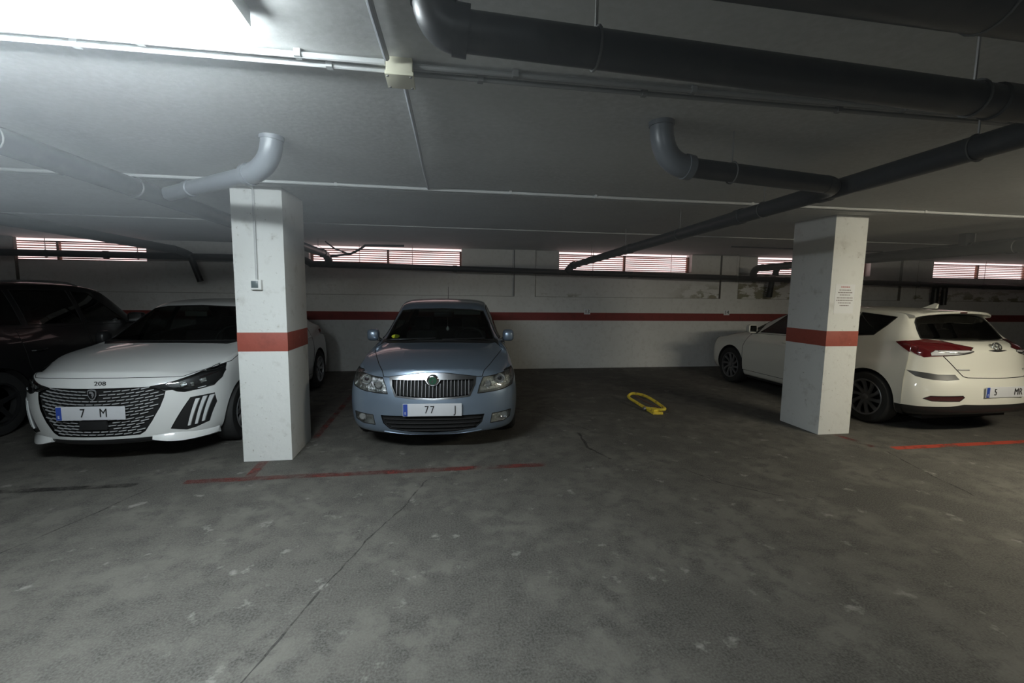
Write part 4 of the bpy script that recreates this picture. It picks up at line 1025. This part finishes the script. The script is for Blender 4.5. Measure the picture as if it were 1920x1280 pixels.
c.part('tailgate', [(0,1.092)] + [(.605,1.092)] + gate[1:] + [(-x, z) for x, z in gate[::-1][1:-1]] + [(-.605,1.092)], 'front', B_, 'p_cream', seam_r=.0045)
number_plate(R_, -.02, c.fy(0,.56,True)+.012, .548, [('5',-.150),('M',.145),('R',.205)], faces=1, w=.55, h=.12)
y_ = c.fy(0,1.045,True)+.008; em = None
for rx_, rz_, nm in ((.062,.042,'emblem'),(.022,.040,'emblem_ring'),(.045,.016,'emblem_ring')):
    b = NB(); dz = .012 if rx_ == .045 else 0
    tube(b, [(rx_*math.cos(2*PI*k/28), c.fy(0, 1.005, True)+.006-.45*(.035+dz+rz_*math.sin(2*PI*k/28)), 1.045+dz+rz_*math.sin(2*PI*k/28)) for k in range(28)], .0055, 6, closed=True)
    o = obj(nm, b, 'chrome', em or R_); em = em or o
b = NB(); A = []
for k in range(13):
    x = .13-.26*k/12; h_ = .010*math.sin(PI*k/12)+.001; y = c.fy(x, 1.0, True)+.004
    A.append([b.verts.new(q) for q in ((x, y, 1.004-h_*1.6),(x, y, 1.004+h_*.4),(x, y-.02, 1.004+h_*.4),(x, y-.02, 1.004-h_*1.6))])
for P_, Q_ in zip(A, A[1:]):
    for j in range(4): b.faces.new((P_[j], P_[(j+1) % 4], Q_[(j+1) % 4], Q_[j]))
obj('tailgate_handle', b, 'blk', R_, smooth=False)
for x0, x1 in ((.48,.37),(-.40,-.50)): curve_on(c, [(x0,.785),(x1,.785)], .008, 'alloy', 'badge', n=4, rear=True)
# roof spoiler
b = NB(); A = []
for k in range(25):
    x = -.575+1.15*k/24; u = abs(x)/.575; y0 = 3.55; z0 = c.tz(x*.97, y0)+.001; y1 = 3.86-.10*u**4; z1 = 1.425-.035*u**2-.02*u**8
    A.append([b.verts.new(q) for q in ((x, y0-.02, z0),(x, (y0+y1)/2, (z0+z1)/2+.008),(x, y1-.01, z1+.003),(x, y1, z1-.008),(x, y1-.008, z1-.022),(x, y1-.15, z1-.045))])
for P_, Q_ in zip(A, A[1:]):
    for j in range(5): b.faces.new((P_[j], P_[j+1], Q_[j+1], Q_[j]))
    b.faces.new((P_[5], P_[0], Q_[0], Q_[5]))
b.faces.new(A[0]); b.faces.new(A[-1]); sp_ = obj('roof_spoiler', b, 'p_cream', R_)
b = NB(); box(b, -.05, .05, 3.845, 3.862, 1.405, 1.420); obj('brake_light', b, 'darkred', sp_)
b = NB(); A = [(0,3.40,1.455),(0,3.56,1.45),(0,3.58,1.51),(0,3.54,1.52)]
for x in (-.018,.018): 
    pass
vs = [b.verts.new((x*(.4 if i > 1 else 1), p[1], p[2])) for x in (-.02,.02) for i, p in enumerate(A)]
for f in ((0,1,2,3),(7,6,5,4),(0,4,5,1),(1,5,6,2),(2,6,7,3),(3,7,4,0)): b.faces.new([vs[i] for i in f])
bmesh.ops.bevel(b, geom=b.edges[:], offset=.004, segments=2, affect='EDGES'); obj('antenna_fin', b, 'p_cream', R_)
ws = sym([(0,1.36),(.38,1.345),(.52,1.32),(.58,1.18),(.645,1.0),(.40,1.0),(0,1.0)])
c.part('windscreen', ws, 'front', lambda q, n: .85 < q.y < 2.0 and n.y < -.2 and n.z > .2, 'glass', seam_r=.007)
hood = [(0,.115),(.22,.13),(.45,.17),(.62,.25),(.70,.5),(.75,.8),(.745,1.0),(.66,1.09),(.60,1.0),(.35,.92),(0,.89)]
c.part('bonnet', hood + [(-x, y) for x, y in hood[::-1][1:-1]], 'top', lambda q, n: q.z > .70 and n.z > .3 and q.y < 1.2, 'p_cream', seam_r=.0035)
side_windows(c, [[(1.20,.965),(1.42,.975),(1.42,1.15)],[(1.46,.975),(2.30,1.005),(2.32,1.385),(2.05,1.372),(1.88,1.345)],[(2.38,1.01),(3.05,1.065),(3.08,1.385),(2.40,1.39)],[(3.11,1.075),(3.26,1.092),(3.42,1.112),(3.52,1.235),(3.58,1.345),(3.11,1.383)]], m='darkglass')
doors(c, [[(1.20,.30),(2.33,.30),(2.33,.985),(1.30,.945),(1.18,.70)],[(2.36,.30),(3.02,.30),(3.18,.62),(3.22,1.04),(2.36,.99)]])
for s_, pl in both([(.50,.68),(.80,.70),(.80,.80),(.55,.76)]): c.part('headlight', pl, 'front', F(-.2,.6), 'lens', seam_r=.004, rec=((0,1,0), .05, 'lamp_bowl', 'smoked'))
c.part('grille', sym([(0,.42),(.40,.42),(.46,.30),(0,.28)]), 'front', F(-.2,.4), 'void')
arches(c.bm, R_, (.86,3.47), .368, .325, car=c); c.done(); shell_under(R_, 4.33, .80, wheels=(.86,3.47), r=.37)
for y in (.86,3.47):
    for s_ in (-1,1): wheel(R_, s_*.765, y, .325, s_, 'darkalloy' if y > 2 else 'darkalloy', 10, tw=.25, rf=.70)
seats(R_, 1.95, 2.80, zt=1.2); dash(R_, 1.15, .66, .95, -1)
mirror_pair(R_, .80, 1.38, 1.0, 'p_cream', w=.15)

# ---------------------------------------------------------------- black car at the left edge
c = Car('black', 'black sport-utility car in the shade at the left edge, beyond the white hatchback', 'p_black'); R_ = c.root
c.part('windscreen', sym([(0,1.53),(.40,1.52),(.56,1.50),(.68,1.13),(0,1.14)]), 'front', lambda q, n: .9 < q.y < 1.95 and n.y < -.2 and n.z > .2, 'darkglass', seam_r=.007)
side_windows(c, [[(1.45,1.12),(2.20,1.13),(2.22,1.54),(1.95,1.52)],[(2.27,1.13),(3.05,1.15),(3.05,1.55),(2.29,1.55)],[(3.12,1.155),(3.75,1.18),(3.60,1.50),(3.12,1.545)]], m='darkglass')
c.part('rear_window', sym([(0,1.53),(.45,1.51),(.54,1.48),(.62,1.20),(0,1.19)]), 'front', lambda q, n: q.y > 3.6 and n.y > .15, 'darkglass', seam_r=.008)
doors(c, [[(1.22,.34),(2.24,.34),(2.24,1.10),(1.33,1.07),(1.20,.80)],[(2.27,.34),(3.02,.34),(3.18,.70),(3.22,1.12),(2.27,1.10)]])
for s_, pl in both([(.55,.86),(.86,.86),(.86,1.02),(.55,1.0)]): c.part('tail_light', pl, 'front', lambda q, n: q.y > 3.95 and n.y > -.2, 'red_lens', seam_r=.004)
arches(c.bm, R_, (.90,3.55), .385, .345, car=c); c.done(); shell_under(R_, 4.45, .84, .22, .40, wheels=(.90,3.55), r=.39)
for y in (.90,3.55):
    for s_ in (-1,1): wheel(R_, s_*.80, y, .345, s_, 'blk', 5)  # deep shade at the left edge put into the rims as black
seats(R_, 1.95, 2.80, zt=1.35); dash(R_, 1.2, .70, 1.06, -1); mirror_pair(R_, .86, 1.42, 1.13, 'p_black', w=.2)
for s_ in (-1,1):
    b = NB(); tube(b, [(s_*.60, 2.0+.17*k, c.tz(s_*.60, 2.0+.17*k)+(.035 if 0 < k < 9 else 0)) for k in range(10)], .012, 8); obj('roof_rail', b, 'alloy', R_, label='silver roof rail')
